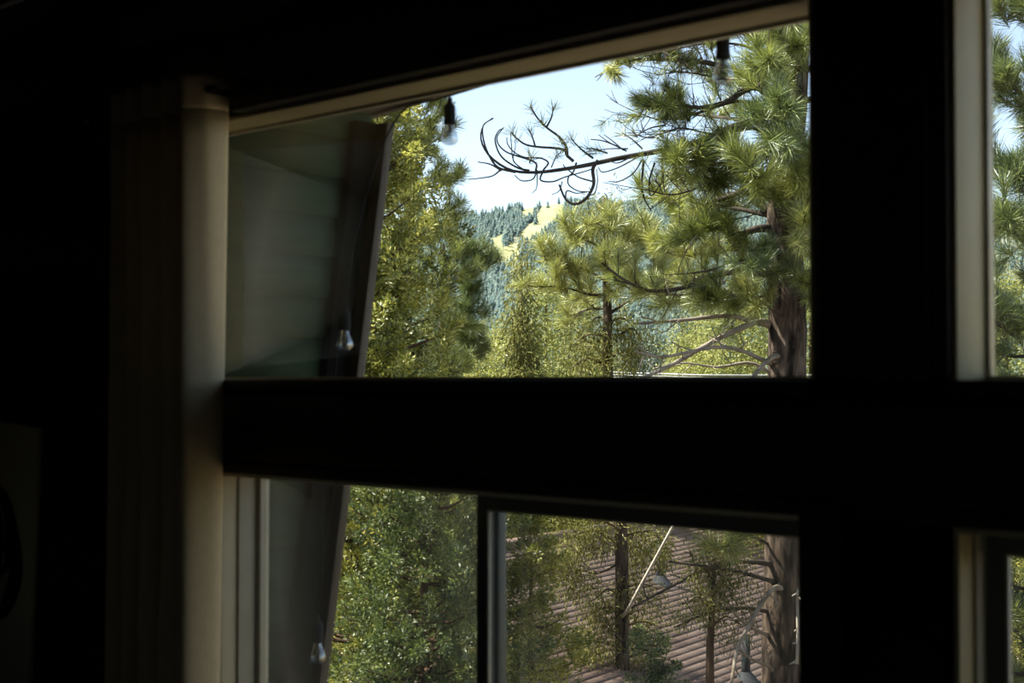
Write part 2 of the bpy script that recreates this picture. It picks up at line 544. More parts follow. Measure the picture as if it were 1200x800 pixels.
def clump_tree(name, label, cat, base, top, R, nclump, csize, leafm, bark='cedar_bark', trunk_r=0.1, prof=None, temps=CLUMPS, lean=(0, 0),
               group=None, boughs=0, z_lo=0.0, upright=False, tip_only=False, fill=0.5, plume=False):
    """bushy or columnar tree: trunk > and limbs, each with its own foliage; prof(h01) is the crown's radius share"""
    base = A(base, float); top = float(top)
    t = thing(name, label, cat, base, group)
    H = top - base[2]
    P = A([base + A([lean[0] * h, lean[1] * h, H * h]) for h in (0, .25, .5, .75, .97)])
    trunk_mesh(t, P, [trunk_r, trunk_r * .85, trunk_r * .6, trunk_r * .35, trunk_r * .08], bark, 10)
    prof = prof or (lambda h: max(0.05, (1 - h) ** 0.7))
    z0 = z_lo
    hs = z0 + (1 - z0) * rng.random(nclump)
    keep = A([rng.random() < prof(h) ** 1.0 * 0.9 + 0.1 for h in hs])
    hs = hs[keep]
    th = rng.uniform(0, 2 * np.pi, len(hs))
    rad = A([R * prof(h) for h in hs]) * (fill + (1 - fill) * rng.random(len(hs))) * rng.uniform(0.75, 1.12, len(hs))
    c = np.stack([base[0] + lean[0] * hs + rad * np.cos(th), base[1] + lean[1] * hs + rad * np.sin(th), base[2] + hs * H], 1)
    if not boughs:
        g = G(); put_clumps(g, c, csize, temps, upright)
        g.build('foliage', leafm, t)
        return t
    # limbs: sort clumps to limbs by height and angle
    order = np.argsort(hs * 6 + 0.6 * np.sin(th))
    for grp in np.array_split(order, boughs):
        if not len(grp):
            continue
        h = hs[grp].mean()
        ax = A([base[0] + lean[0] * h, base[1] + lean[1] * h, 0])
        g = G(); f = G()
        for i in grp[::3]:
            hh = max(0.02, hs[i] - 0.12 * rad[i] / max(H, 1) * 2)
            p0 = A([base[0] + lean[0] * hh, base[1] + lean[1] * hh, base[2] + hh * H])
            mid = (p0 + c[i]) / 2 + A([0, 0, -0.06 * R])
            g.tube([p0, mid, c[i]], [trunk_r * .16 + .004, trunk_r * .1 + .003, .003], 4, False)
        b = g.build('bough', bark, t, True)
        if plume:
            dr = np.stack([np.cos(th[grp]) * .7, np.sin(th[grp]) * .7, np.full(len(grp), .65)], 1) + rng.normal(size=(len(grp), 3)) * .4
            put_tufts(f, c[grp] - dr * csize * .5, dr, csize, PLUMES)
        else:
            put_clumps(f, c[grp], csize, temps, upright)
        f.build('foliage', leafm, b)
    return t


# ================================================================== THE ROOM
GL = 0.13                     # glass plane
WT = 0.17                     # wall thickness
UX0, UX1 = -3.795, wx(955)     # upper left opening
UZ0, UZ1 = 1.6, 2.376
LX0, LX1 = wx(258), wx(940)   # lower left opening
LZ0, LZ1 = 0.25, 1.33
RX0, RX1 = wx(1115), 0.95     # both right openings
XL, XR, YB, CH = -6.6, 2.4, -4.6, 2.95


def wall_with_holes(x0, x1, z0, z1, holes, y0, y1):
    xs = sorted({x0, x1} | {h[0] for h in holes} | {h[1] for h in holes})
    zs = sorted({z0, z1} | {h[2] for h in holes} | {h[3] for h in holes})
    g = G()
    for xa, xb in zip(xs, xs[1:]):
        for za, zb in zip(zs, zs[1:]):
            cx, cz = (xa + xb) / 2, (za + zb) / 2
            if not any(h[0] < cx < h[1] and h[2] < cz < h[3] for h in holes):
                g.box(xa, xb, y0, y1, za, zb)
    return g


holes = [(UX0, UX1, UZ0, UZ1), (LX0, LX1, LZ0, LZ1), (RX0, RX1, UZ0, UZ1 + 0.0), (RX0, RX1, LZ0, LZ1)]
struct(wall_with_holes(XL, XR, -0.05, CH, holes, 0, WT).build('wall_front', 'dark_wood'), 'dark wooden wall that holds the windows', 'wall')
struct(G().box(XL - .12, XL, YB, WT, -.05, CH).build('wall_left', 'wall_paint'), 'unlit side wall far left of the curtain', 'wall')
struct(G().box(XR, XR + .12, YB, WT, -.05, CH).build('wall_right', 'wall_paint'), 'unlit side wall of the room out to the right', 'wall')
BX0, BX1, BZ0, BZ1 = 0.1, 0.7, 1.2, 1.8          # small unseen window, added behind the camera for bounce light
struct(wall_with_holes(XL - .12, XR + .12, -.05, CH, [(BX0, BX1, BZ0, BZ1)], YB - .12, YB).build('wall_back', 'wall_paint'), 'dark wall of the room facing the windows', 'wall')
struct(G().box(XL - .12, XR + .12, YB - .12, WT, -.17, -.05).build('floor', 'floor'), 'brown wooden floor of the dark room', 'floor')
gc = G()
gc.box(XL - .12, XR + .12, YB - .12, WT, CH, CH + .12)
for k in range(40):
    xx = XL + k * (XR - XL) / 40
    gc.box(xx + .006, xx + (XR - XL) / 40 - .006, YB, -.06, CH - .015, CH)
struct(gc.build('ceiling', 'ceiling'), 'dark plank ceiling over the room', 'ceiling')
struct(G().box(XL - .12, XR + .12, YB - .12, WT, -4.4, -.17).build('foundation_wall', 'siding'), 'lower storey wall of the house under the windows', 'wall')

# interior trim: head boards, rail cover, post cover, casings
def trim(n, g, mat, label, bev=.004):
    return struct(g.build('trim_%d' % n, mat, bevel=bev), label, 'trim')

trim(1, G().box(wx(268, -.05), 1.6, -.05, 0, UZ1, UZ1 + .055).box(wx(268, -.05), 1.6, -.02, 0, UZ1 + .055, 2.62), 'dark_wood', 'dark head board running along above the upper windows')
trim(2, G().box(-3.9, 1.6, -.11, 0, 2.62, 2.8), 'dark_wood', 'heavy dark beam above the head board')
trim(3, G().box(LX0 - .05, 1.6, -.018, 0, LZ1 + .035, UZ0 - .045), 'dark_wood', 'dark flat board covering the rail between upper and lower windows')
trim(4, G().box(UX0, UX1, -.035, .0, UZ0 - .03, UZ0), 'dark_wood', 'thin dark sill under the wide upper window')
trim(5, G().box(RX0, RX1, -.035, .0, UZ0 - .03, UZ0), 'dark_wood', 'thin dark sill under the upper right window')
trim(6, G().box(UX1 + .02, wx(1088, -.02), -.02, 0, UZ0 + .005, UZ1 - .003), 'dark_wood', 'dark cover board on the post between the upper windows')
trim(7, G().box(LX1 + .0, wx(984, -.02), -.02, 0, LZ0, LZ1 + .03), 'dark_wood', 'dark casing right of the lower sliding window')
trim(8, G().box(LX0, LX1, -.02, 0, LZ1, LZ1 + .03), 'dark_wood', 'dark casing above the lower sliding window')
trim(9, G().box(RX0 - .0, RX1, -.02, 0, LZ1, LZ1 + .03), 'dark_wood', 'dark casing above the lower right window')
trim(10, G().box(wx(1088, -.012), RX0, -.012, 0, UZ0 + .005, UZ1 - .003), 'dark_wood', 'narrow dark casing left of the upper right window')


# windows: an Empty per window > jambs, frame, sash, glass
def window(n, label):
    w = thing('window_%d' % n, label, 'window', (0, 0, 0))
    w['kind'] = 'structure'
    return w


def lining(w, x0, x1, z0, z1, y1, th=.012, mat='beige'):
    e = .0005
    for nm, g in (('head_jamb', G().box(x0, x1, e, y1, z1 - th, z1 - e)), ('sill_board', G().box(x0, x1, e, y1, z0 + e, z0 + th)),
                  ('side_jamb', G().box(x0 + e, x0 + th, e, y1, z0 + th, z1 - th)), ('side_jamb', G().box(x1 - th, x1 - e, e, y1, z0 + th, z1 - th))):
        g.build(nm, mat, w, bevel=.002)


def rect_frame(x0, x1, y0, y1, z0, z1, s):
    g = G()
    g.box(x0, x1, y0, y1, z0, z0 + s); g.box(x0, x1, y0, y1, z1 - s, z1)
    g.box(x0, x0 + s, y0, y1, z0 + s, z1 - s); g.box(x1 - s, x1, y0, y1, z0 + s, z1 - s)
    return g


for n, (x0, x1), lab in ((1, (UX0, UX1), 'wide fixed upper window, bulbs hanging outside it'), (2, (RX0, RX1), 'upper right fixed window beyond the dark post')):
    w = window(n, lab)
    lining(w, x0, x1, UZ0 - .014, UZ1, GL + .03)
    # slim stop bead round the pane
    rect_frame(x0 + .012, x1 - .012, GL - .014, GL - .002, UZ0 - .0, UZ1 - .012, .008).build('glazing_bead', 'vinyl', w)
    G().box(x0 + .012, x1 - .012, GL, GL + .004, UZ0 - .004, UZ1 - .012).build('glass', 'glass', w)

for n, (x0, x1), lab in ((3, (LX0, LX1), 'wide lower sliding window with dark sash'), (4, (RX0, RX1), 'lower right window, just its left edge in view')):
    w = window(n, lab)
    lining(w, x0, x1, LZ0, LZ1, WT, mat='cream' if n == 3 else 'beige')
    rect_frame(x0 + .012, x1 - .012, .055, .16, LZ0 + .012, LZ1 - .009, .009).build('outer_frame', 'vinyl', w, bevel=.002)
    if n == 3:
        s0, s1 = wx(562, .1), x1 - .014
    else:
        s0, s1 = x0 + .024, x0 + 1.05
    zt = 1.318
    g = G()
    st = .036
    for a, b in ((s0, s0 + st), (s1 - .03, s1)):
        g.box(a, b, .088, .118, LZ0 + .025, zt)
    g.box(s0 + st, s1 - .03, .088, .118, LZ0 + .025, LZ0 + .07); g.box(s0 + st, s1 - .03, .088, .118, 1.275, zt)
    sash = g.build('sliding_sash', 'sash', w, bevel=.003)
    rect_frame(s0 + st, s1 - .03, .09, .1, LZ0 + .07, 1.275, .004).build('sash_bead', 'vinyl', sash)
    G().box(s0 + st, s1 - .03, .101, .105, LZ0 + .07, 1.275).build('glass', 'glass_low', w)
    # fixed lite and the stile it meets the sash with
    f0, f1 = (x0 + .021, s0 + .046) if n == 3 else (s1 - .06, x1 - .021)
    g = G()
    g.box(f1 - .038, f1, .122, .152, LZ0 + .021, LZ1 - .018) if n == 3 else g.box(f0, f0 + .038, .122, .152, LZ0 + .021, LZ1 - .018)
    g.build('meeting_stile', 'sash', w, bevel=.003)
    if n == 3:
        G().box(x0 + .021, x0 + .04, .118, .152, LZ0 + .021, LZ1 - .018).build('fixed_stile', 'vinyl', w, bevel=.003)
    gx0, gx1 = (f0 + .019, f1 - .038) if n == 3 else (f0 + .038, f1)
    G().box(gx0, gx1, .134, .138, LZ0 + .021, LZ1 - .018).build('glass', 'glass_low', w)

w = window(5, 'small unseen window added in the back wall to brighten the room')  # added out of view to give the room more bounce light
rect_frame(BX0 + .001, BX1 - .001, YB - .1, YB - .04, BZ0 + .001, BZ1 - .001, .035).build('outer_frame', 'vinyl', w, bevel=.002)
G().box(BX0 + .035, BX1 - .035, YB - .075, YB - .071, BZ0 + .035, BZ1 - .035).build('glass', 'glass', w)

# ------------------------------------------------------------------ curtain
ct = thing('curtain', 'beige cloth curtain gathered beside the window, its edge catching daylight', 'curtain', (-3.62, -.12, .06))
xs_, ys_ = [], []
CX0, CX1 = -3.93, -3.487
nn = 90
for i in range(nn):
    u = i / (nn - 1)
    x = CX0 + (CX1 - CX0) * u
    y = -.125 - .035 * math.cos(u * 2 * math.pi * 4.5 + math.pi) * (1 - .15 * math.sin(u * 9))
    xs_.append(x); ys_.append(y)
# last fold turns back to the wall
for i in range(1, 26):
    u = i / 25
    xs_.append(CX1 + .06 * math.sin(u * math.pi * .62)); ys_.append(ys_[nn - 1] + (-.026 - ys_[nn - 1]) * (1 - math.cos(u * math.pi * .62)) / (1 - math.cos(math.pi * .62)))
prof = A([xs_, ys_]).T


def curtain_piece(z0, z1, pinch, nz=26):
    g = G(); m = len(prof)
    V = np.zeros((nz, m, 3))
    for k in range(nz):
        z = z0 + (z1 - z0) * k / (nz - 1)
        s = (z - .06) / 2.36
        wave = 0.006 * np.sin(np.arange(m) * .35 + z * 2.2)
        V[k, :, 0] = prof[:, 0] - .055 * (1 - s) * (np.linspace(0, 1, m)) + .01 * np.sin(z * 1.7)
        V[k, :, 1] = -.1 + (prof[:, 1] + .1) * pinch(z) + wave * pinch(z)
        V[k, :, 2] = z
    i, j = np.meshgrid(np.arange(nz - 1), np.arange(m - 1), indexing='ij')
    g.add(V, np.stack([i * m + j, i * m + j + 1, (i + 1) * m + j + 1, (i + 1) * m + j], -1).reshape(-1, 4))
    return g


ztop = float(wallpt(240, 88, -.1)[2]); zseam = float(wallpt(240, 128, -.1)[2])
o = curtain_piece(.06, zseam, lambda z: .9 + .1 * (1 - z / 2.4)).build('panel', 'curtain', ct, True)
sd = o.modifiers.new('thick', 'SOLIDIFY'); sd.thickness = .003
o = curtain_piece(zseam, ztop, lambda z: .9, 8).build('heading', 'curtain', ct, True)
sd = o.modifiers.new('thick', 'SOLIDIFY'); sd.thickness = .007
rod = thing('curtain_rod', 'dark rod that carries the beige curtain', 'curtain rod', (-3.6, -.1, 2.4))
G().tube([(-4.1, -.1, ztop - .045), (-3.41, -.1, ztop - .045)], .011, 12).build('rod', 'black_metal', rod, True)
for xx in (-4.02, -3.445):
    G().box(xx - .01, xx + .01, -.1, 0, ztop - .057, ztop - .04).build('bracket', 'black_metal', rod)
G().lathe([(0, -.03), (.02, -.022), (.027, 0), (.02, .022), (0, .03)], (-4.12, -.1, ztop - .045), 14).build('finial', 'black_metal', rod, True)

# ------------------------------------------------------------------ wall picture at the far left
pc = wallpt(42, 502, -.03)
pic = thing('wall_picture', 'pale olive wall panel with a dark ring motif, hanging slightly crooked left of the curtain', 'picture', (pc[0], 0, pc[2]))
PW, PH = .62, 1.0
tl = math.radians(3.6)
ex, ez = A([math.cos(tl), 0, -math.sin(tl)]), A([math.sin(tl), 0, math.cos(tl)])


def pic_pt(u, v, y):
    """u to the right, v up, from the top right corner"""
    return A([pc[0], 0, pc[2]]) + ex * u + ez * v + A([0, y, 0])


g = G()
V = [pic_pt(u, v, y) for v in (-PH, 0) for y in (-.03, -.002) for u in (-PW, 0)]
g.add(V, [(0, 2, 3, 1), (4, 5, 7, 6), (0, 1, 5, 4), (2, 6, 7, 3), (0, 4, 6, 2), (1, 3, 7, 5)])
g.build('canvas', 'canvas', pic)
for k, (du, dv, rr) in enumerate(((0, 0, .215), (.03, .07, .13), (-.05, -.06, .14), (.06, -.07, .12), (-.05, .08, .12))):
    a = np.linspace(0, 2 * np.pi, 49)
    P = A([pic_pt(-PW / 2 + .03 + du + rr * math.cos(t), -.47 + dv + rr * 1.08 * math.sin(t), -.045 - .01 * math.sin(3 * t + k)) for t in a])
    G().tube(P, .019 if k == 0 else .012, 8).build('ring', 'black_metal', pic, True)

# ================================================================== OUTSIDE OF THE HOUSE
# wing wall: lapped green boards, slanted outer edge with a brown board
WXF = -3.8
SL = lambda z: .72 + (z - 1.6) * .154       # y of the slanted outer edge at height z
wg = G()
zb = -.2
EXP = 52 / F * 4.45
while zb < 2.5:
    zt_ = min(zb + EXP + .012, 2.54)
    ya, yb = SL(zb) - .035, SL(zt_) - .035
    poly = [(.0, zb), (ya, zb), (yb, zt_), (.0, zt_)]
    V = []
    for (y, z) in poly:
        V.append((WXF + (.022 if z == zb else .003), WT + .001 + max(0, y - WT), z))
    for (y, z) in poly:
        V.append((WXF - .05, WT + .001 + max(0, y - WT), z))
    wg.add(V, [(0, 1, 2, 3), (7, 6, 5, 4), (0, 4, 5, 1), (1, 5, 6, 2), (2, 6, 7, 3), (3, 7, 4, 0)])
    zb += EXP
wing = struct(wg.build('wall_wing', 'siding'), 'green lapped-board wing wall outside the left of the window', 'wall')
bg = G()
bp_ = [(SL(-.2) - .035, -.2), (SL(-.2), -.2), (SL(2.5), 2.5), (SL(2.5) - .035, 2.5)]
bg.prism(bp_, 0, WXF - .06, WXF + .1)
trim(11, bg, 'brown_board', 'slanted brown board along the outer edge of the wing wall', .003)
trim(12, G().prism([(SL(-.2) - .13, -.2), (SL(-.2) - .036, -.2), (SL(2.5) - .036, 2.5), (SL(2.5) - .13, 2.5)], 0, WXF + .012, WXF + .05), 'shade_black', 'black strip added for the shade in the corner behind the slanted board', .002)  # strip covers the board's inner face to paint its shade
eg = G()
EY = .885
EZ = lambda x: 2.54 + .075 * (x + 3.8)          # the eave climbs gently to the right


def sloped(x0, x1, y0, y1, dz0, dz1):
    V = [(x, y, EZ(x) + dz) for dz in (dz0, dz1) for y in (y0, y1) for x in (x0, x1)]
    eg.add(V, [(0, 2, 3, 1), (4, 5, 7, 6), (0, 1, 5, 4), (2, 6, 7, 3), (0, 4, 6, 2), (1, 3, 7, 5)])


sloped(-4.4, 2.8, WT + .001, EY - .03, .01, .04)
for k in range(10):
    sloped(-4.4 + k * .75, -4.4 + k * .75 + .05, WT + .001, EY - .03, .04, .14)
sloped(-4.4, 2.8, EY - .03, EY, 0, .16)
sloped(-4.4, 2.8, WT + .001, EY + .02, .16, .2)
struct(eg.build('roof_overhang', 'soffit'), 'dark eave overhanging the windows outside', 'roof')

# ------------------------------------------------------------------ string of bulbs
sl = thing('string_lights', 'black string of clear pear bulbs hung along the eave and wing edge', 'string lights', (-3.2, EY, 2.5))
ey = EY - .012
b1 = wallpt(527, 115, ey - .02); b2 = wallpt(847, 32, .78)
wpx = WXF + .112
spots = [A([b1[0], ey - .02, b1[2]]), A([b2[0], .78, b2[2]]),
         A([WXF + .13, .608, 1.855]), A([WXF + .13, .496, .83])]
wire = []
for p in (A([1.2, ey - .02, EZ(1.2) - .012]), A([-.3, ey - .02, EZ(-.3) - .012]), A([spots[1][0], .78, EZ(spots[1][0]) - .012]), A([-2.4, ey - .02, EZ(-2.4) - .012]), spots[0] * [1, 1, 0] + A([0, 0, EZ(spots[0][0]) - .012]), A([WXF + .16, ey - .03, EZ(WXF + .16) - .02]),
          A([WXF + .13, SL(2.3) - .1, 2.3]), spots[2] + A([0, .004, .04]), A([WXF + .12, SL(1.3) - .14, 1.3]), spots[3] + A([0, .004, .04]), A([WXF + .12, SL(.3) - .14, .3])):
    wire.append(p)
wg_ = G().tube(smooth_path(wire, 90), .0035, 6)
wg_.build('wire', 'rubber', sl, True)
for i, p in enumerate(spots):
    g = G()
    if True:
        zhi = EZ(p[0]) - .012 if i < 2 else p[2] + .04
        g.tube([p + A([0, 0, zhi - p[2]]), p], .0035, 6)
    g.lathe([(0, .0), (.007, 0), (.009, -.018), (.017, -.024), (.019, -.03), (.019, -.075), (.021, -.079), (.021, -.088), (0, -.088)], p, 18)
    s = g.build('socket', 'rubber', sl, True)
    pr = [(.012, -.086), (.014, -.094), (.018, -.106), (.0255, -.122), (.0285, -.134), (.0275, -.144), (.021, -.1535), (.01, -.158), (0, -.159)]
    gb = G().lathe([tuple(q) for q in smooth_path([(a, b, 0) for a, b in pr], 22)[:, :2]], p, 24)
    gb.build('bulb', 'bulb', s, True)
    gf = G().lathe([(0, -.088), (.006, -.088), (.004, -.112), (.002, -.118), (0, -.118)], p, 10)
    gf.tube([p + A([-.009, 0, -.118]), p + A([-.005, .003, -.128]), p + A([.004, -.003, -.128]), p + A([.009, 0, -.118])], .0016, 5)
    gf.build('filament', 'filament', s, True)

# ================================================================== GROUND AND MOUNTAIN
gv = G()
nu, nd_ = 60, 60
ds = np.concatenate([np.linspace(-12, 40, 35), np.geomspace(44, 440, 25)])
us = np.linspace(-1.3, 1.3, nu)
V = np.zeros((len(ds), nu, 3))
for i, d in enumerate(ds):
    for j, u in enumerate(us):
        p = CAM + FH * d + RT * u * (d + 40)
        z = ground_z(p) + .12 * math.sin(p[0] * 1.3) * math.sin(p[1] * .9) - (0.1 if d < 6 else 0)
        V[i, j] = (p[0], p[1], z)
i, j = np.meshgrid(np.arange(len(ds) - 1), np.arange(nu - 1), indexing='ij')
gv.add(V, np.stack([i * nu + j, i * nu + j + 1, (i + 1) * nu + j + 1, (i + 1) * nu + j], -1).reshape(-1, 4))
struct(gv.build('ground', 'soil', smooth=True), 'brown forest ground sloping away below the house', 'ground')

SKY = A([(-900, 300), (-200, 285), (250, 268), (420, 262), (525, 258), (560, 253), (600, 247), (650, 239), (690, 240), (740, 242), (765, 237), (800, 239), (850, 244), (950, 238), (1150, 232), (1400, 250), (2000, 290)], float)


def mount_pt(px, d):
    hp = 445 - np.interp(px, SKY[:, 0], SKY[:, 1])
    t = (d - 420) / 1580.
    if t <= 1:
        s = max(t, 0) ** 1.12
        elev = -32 * (1 - t) ** 2.0 + hp * s + 5 * math.sin(px * .021 + t * 5) * t * (1 - t) * 4 + 3 * math.sin(px * .06 - t * 9) * t * (1 - t) * 4
    else:
        elev = hp - (t - 1) * 260
    p = CAM + FH * d + RT * ((px - 600) / F * d)
    return A([p[0], p[1], 1.6 + elev / F * d])


pxs = np.linspace(-700, 1900, 131); dd_ = np.concatenate([np.linspace(400, 2000, 50), np.linspace(2040, 2700, 10)])
gm = G()
V = A([[mount_pt(x, d) for x in pxs] for d in dd_])
i, j = np.meshgrid(np.arange(len(dd_) - 1), np.arange(len(pxs) - 1), indexing='ij')
m_ = len(pxs)
gm.add(V, np.stack([i * m_ + j, i * m_ + j + 1, (i + 1) * m_ + j + 1, (i + 1) * m_ + j], -1).reshape(-1, 4))
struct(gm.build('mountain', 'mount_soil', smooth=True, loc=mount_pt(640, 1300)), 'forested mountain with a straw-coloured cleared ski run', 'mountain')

CLEAR = [[(636, 241), (661, 236), (660, 254), (645, 264), (631, 275), (619, 283), (610, 275), (626, 258)],
         [(612, 245), (626, 241), (625, 253), (611, 256)],
         [(575, 279), (588, 275), (590, 290), (579, 297)],
         [(584, 291), (608, 284), (607, 307), (586, 309)],
         [(795, 258), (824, 255), (826, 275), (798, 275)]]


def inside(poly, x, y):
    c = False
    n = len(poly)
    for i in range(n):
        (x1, y1), (x2, y2) = poly[i], poly[i - 1]
        if (y1 > y) != (y2 > y) and x < (x2 - x1) * (y - y1) / (y2 - y1) + x1:
            c = not c
    return c


for poly, lab in zip(CLEAR, ('long straw-coloured ski run cut through the mountain forest', 'small straw patch left of the top of the ski run', 'small straw clearing low left of the ski run',
                             'straw clearing at the foot of the ski run', 'tan clearing on the mountain behind the large pine limbs')):
    xs0, xs1 = min(p[0] for p in poly), max(p[0] for p in poly)
    g = G()
    for x in np.arange(xs0, xs1, 2.0):
        for d in np.arange(700, 2000, 12.0):
            q = [mount_pt(x + a, d + b) + A([0, 0, 1.5]) for a, b in ((0, 0), (2.0, 0), (2.0, 12.0), (0, 12.0))]
            cx, cy = px_of(sum(q) / 4)
            if inside(poly, cx, cy):
                g.add(q, [(0, 1, 2, 3)])
    if g.n:
        struct(g.build('land_clearing', 'straw', smooth=True), lab, 'clearing')


# one conifer shape for the mountain: trunk-side tiers
def conifer_template(tiers=4, seg=6, seed=0):
    r = np.random.default_rng(seed)
    V, Fc = [], []
    for k in range(tiers):
        z0 = .12 + .8 * k / tiers; z1 = z0 + .88 / tiers * 1.5
        R = .24 * (1 - k / (tiers + .6)) * r.uniform(.85, 1.15)
        b = len(V)
        for a in range(seg):
            t = 2 * math.pi * a / seg + k
            rr = R * r.uniform(.7, 1.2)
            V.append((rr * math.cos(t), rr * math.sin(t), z0 - .03 * r.random()))
        V.append((r.normal() * .01, r.normal() * .01, min(1, z1)))
        for a in range(seg):
            Fc.append((b + a, b + (a + 1) % seg, b + seg))
    return A(V), A(Fc)


far_pos = []
tries = 0
while len(far_pos) < 19000 and tries < 90000:
    tries += 1
    px = rng.uniform(470, 960) if rng.random() < .65 else rng.uniform(-250, 1450)
    d = math.sqrt(rng.uniform(520 ** 2, 2010 ** 2))
    p = mount_pt(px, d)
    x, y = px_of(p)
    if any(inside(c, x, y) or inside(c, x, y - 5) for c in CLEAR) and rng.random() > .03:
        continue
    # thinner where the slope is stony
    if math.sin(x * .07 + y * .11) * math.sin(x * .031 - y * .05) > .7 and rng.random() < .6:
        continue
    far_pos.append((p, x, y, d))
order = sorted(range(len(far_pos)), key=lambda k: far_pos[k][3])
pick = [k for k in order if 540 < far_pos[k][1] < 625 and 248 < far_pos[k][2] < 345][:300]
pset = set(pick)
stf = G()
tems = [conifer_template(4, 6, s) for s in range(3)]
rest = [k for k in range(len(far_pos)) if k not in pset]
for q, (T, f) in enumerate(tems):
    ks = rest[q::3]
    n = len(ks)
    pos = A([far_pos[k][0] for k in ks]) - A([0, 0, .8])
    a = rng.uniform(0, 6.28, n)
    R = np.zeros((n, 3, 3)); wd = rng.uniform(.9, 1.5, n)
    R[:, 0, 0] = np.cos(a) * wd; R[:, 0, 1] = -np.sin(a) * wd; R[:, 1, 0] = np.sin(a) * wd; R[:, 1, 1] = np.cos(a) * wd; R[:, 2, 2] = 1
    stf.stamp(T, f, pos, R, rng.uniform(9, 16, n))
tag(stf.build('forest', 'mount_leaf_hazed', loc=mount_pt(640, 1300)), 'conifer forest covering the far mountain, distance haze in its blue-green colour', 'forest', kind='stuff')
protos = []
for s in range(3):
    T, f = conifer_template(6, 7, s + 40)
    g = G(); g.add(T, f); g.tube([(0, 0, -.1), (0, 0, .3)], [.02, .012], 5)
    protos.append(g)
first = {}
for n, k in enumerate(pick):
    p, x, y, d = far_pos[k]
    s = n % 3
    if s not in first:
        g = protos[s]
        o = g.build('distant_conifer', 'mount_leaf_hazed', loc=(0, 0, 0))
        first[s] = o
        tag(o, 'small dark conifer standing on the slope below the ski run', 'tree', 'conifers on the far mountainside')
    else:
        o = first[s].copy()
        COL.objects.link(o)
    o.location = p - A([0, 0, .6])
    h = rng.uniform(10, 16)
    w_ = h * rng.uniform(.9, 1.4)
    o.scale = (w_, w_, h)
    o.rotation_euler = (0, 0, rng.uniform(0, 6.28))

# ================================================================== NEIGHBOUR'S ROOF
hd = unit(A([-.161, .987, 0])); hs_ = A([hd[1], -hd[0], 0])          # ridge direction, down-slope direction
r0 = W(600, 640, 18.0)
house = thing('neighbour_house', 'house below the window with a brown shingled roof', 'house', (r0[0], r0[1], float(ground_z(r0))))
pitch = .36
LEN0, LEN1 = -10.0, 9.0
SLP = 8.0
gr = G()
expo = .105
ncrs = int(SLP / expo)
for k in range(ncrs):
    s0, s1 = k * expo, (k + 1) * expo + .05
    x = LEN0 - .3 * rng.random()
    while x < LEN1:
        wdt = rng.uniform(.22, .42)
        xa, xb = x + .004, min(x + wdt, LEN1)
        lift0, lift1 = .002, .02 + rng.uniform(0, .006)
        dn = A([0, 0, -1.0])
        def pt(s, xx, up): return r0 + hs_ * (s / math.hypot(1, pitch)) + dn * (s * pitch / math.hypot(1, pitch)) + hd * xx + A([0, 0, up])
        gr.add([pt(s0, xa, lift0), pt(s0, xb, lift0), pt(s1, xb, lift1), pt(s1, xa, lift1), pt(s1, xb, -.01), pt(s1, xa, -.01)],
               [(0, 3, 2, 1), (3, 5, 4, 2)])
        x += wdt
rf = gr.build('roof', 'shingle', house)
g = G()
bk = r0 + A([0, 0, -.015])
dwn = lambda s: r0 + hs_ * s + A([0, 0, -pitch * s])
e0, e1 = dwn(SLP / math.hypot(1, pitch)) - A([0, 0, .05]), r0 - hs_ * 6 + A([0, 0, -pitch * 6])
for side in (hs_, -hs_):
    q = [bk + hd * LEN0, bk + hd * LEN1, r0 + side * 7.45 + A([0, 0, -pitch * 7.45 - .03]) + hd * LEN1, r0 + side * 7.45 + A([0, 0, -pitch * 7.45 - .03]) + hd * LEN0]
    V = [v - A([0, 0, .002]) for v in q] + [v - A([0, 0, .15]) for v in q]
    g.add(V, [(0, 1, 2, 3), (7, 6, 5, 4), (0, 4, 5, 1), (1, 5, 6, 2), (2, 6, 7, 3), (3, 7, 4, 0)])
g.build('roof_deck', 'stucco', house)
G().tube([r0 + hd * LEN0 + A([0, 0, .01]), r0 + hd * LEN1 + A([0, 0, .01])], .09, 6).build('ridge_cap', 'shingle', house)
g = G()
gz = float(ground_z(r0)) - .5
for side in (6.9, -6.9):
    a, b = r0 + hs_ * side + hd * (LEN0 + .4), r0 + hs_ * side + hd * (LEN1 - .4)
    zt_ = r0[2] - pitch * 6.9 - .2
    n_ = hs_ * .15
    V = [A([*(v + o_)[:2], z]) for z in (gz - 1, zt_) for o_ in (-n_, n_) for v in (a, b)]
    g.add(V, [(0, 2, 3, 1), (4, 5, 7, 6), (0, 1, 5, 4), (2, 6, 7, 3), (0, 4, 6, 2), (1, 3, 7, 5)])
g.build('wall', 'stucco', house)
for (px, py, h, lab) in ((774, 683, .55, 'dark grey vent pipe standing on the shingled roof, behind the bleached stick'), (874, 797, .5, 'dark grey vent pipe low on the shingled roof beside the big pine trunk')):
    # where the sight line meets the roof plane
    ray = W(px, py, 1.0) - CAM
    nrm = unit(np.cross(hd, hs_ + A([0, 0, -pitch])))
    tt = ((r0 - CAM) @ nrm) / (ray @ nrm)
    p = CAM + ray * tt
    v = thing('vent_pipe', lab, 'vent pipe', p)
    G().tube([p - A([0, 0, .05]), p + A([0, 0, h])], .05, 12).build('pipe', 'pipe', v, True)
    G().lathe([(.16, -.02), (.1, .05), (.055, .1)], p, 14).build('flashing', 'pipe', v, True)

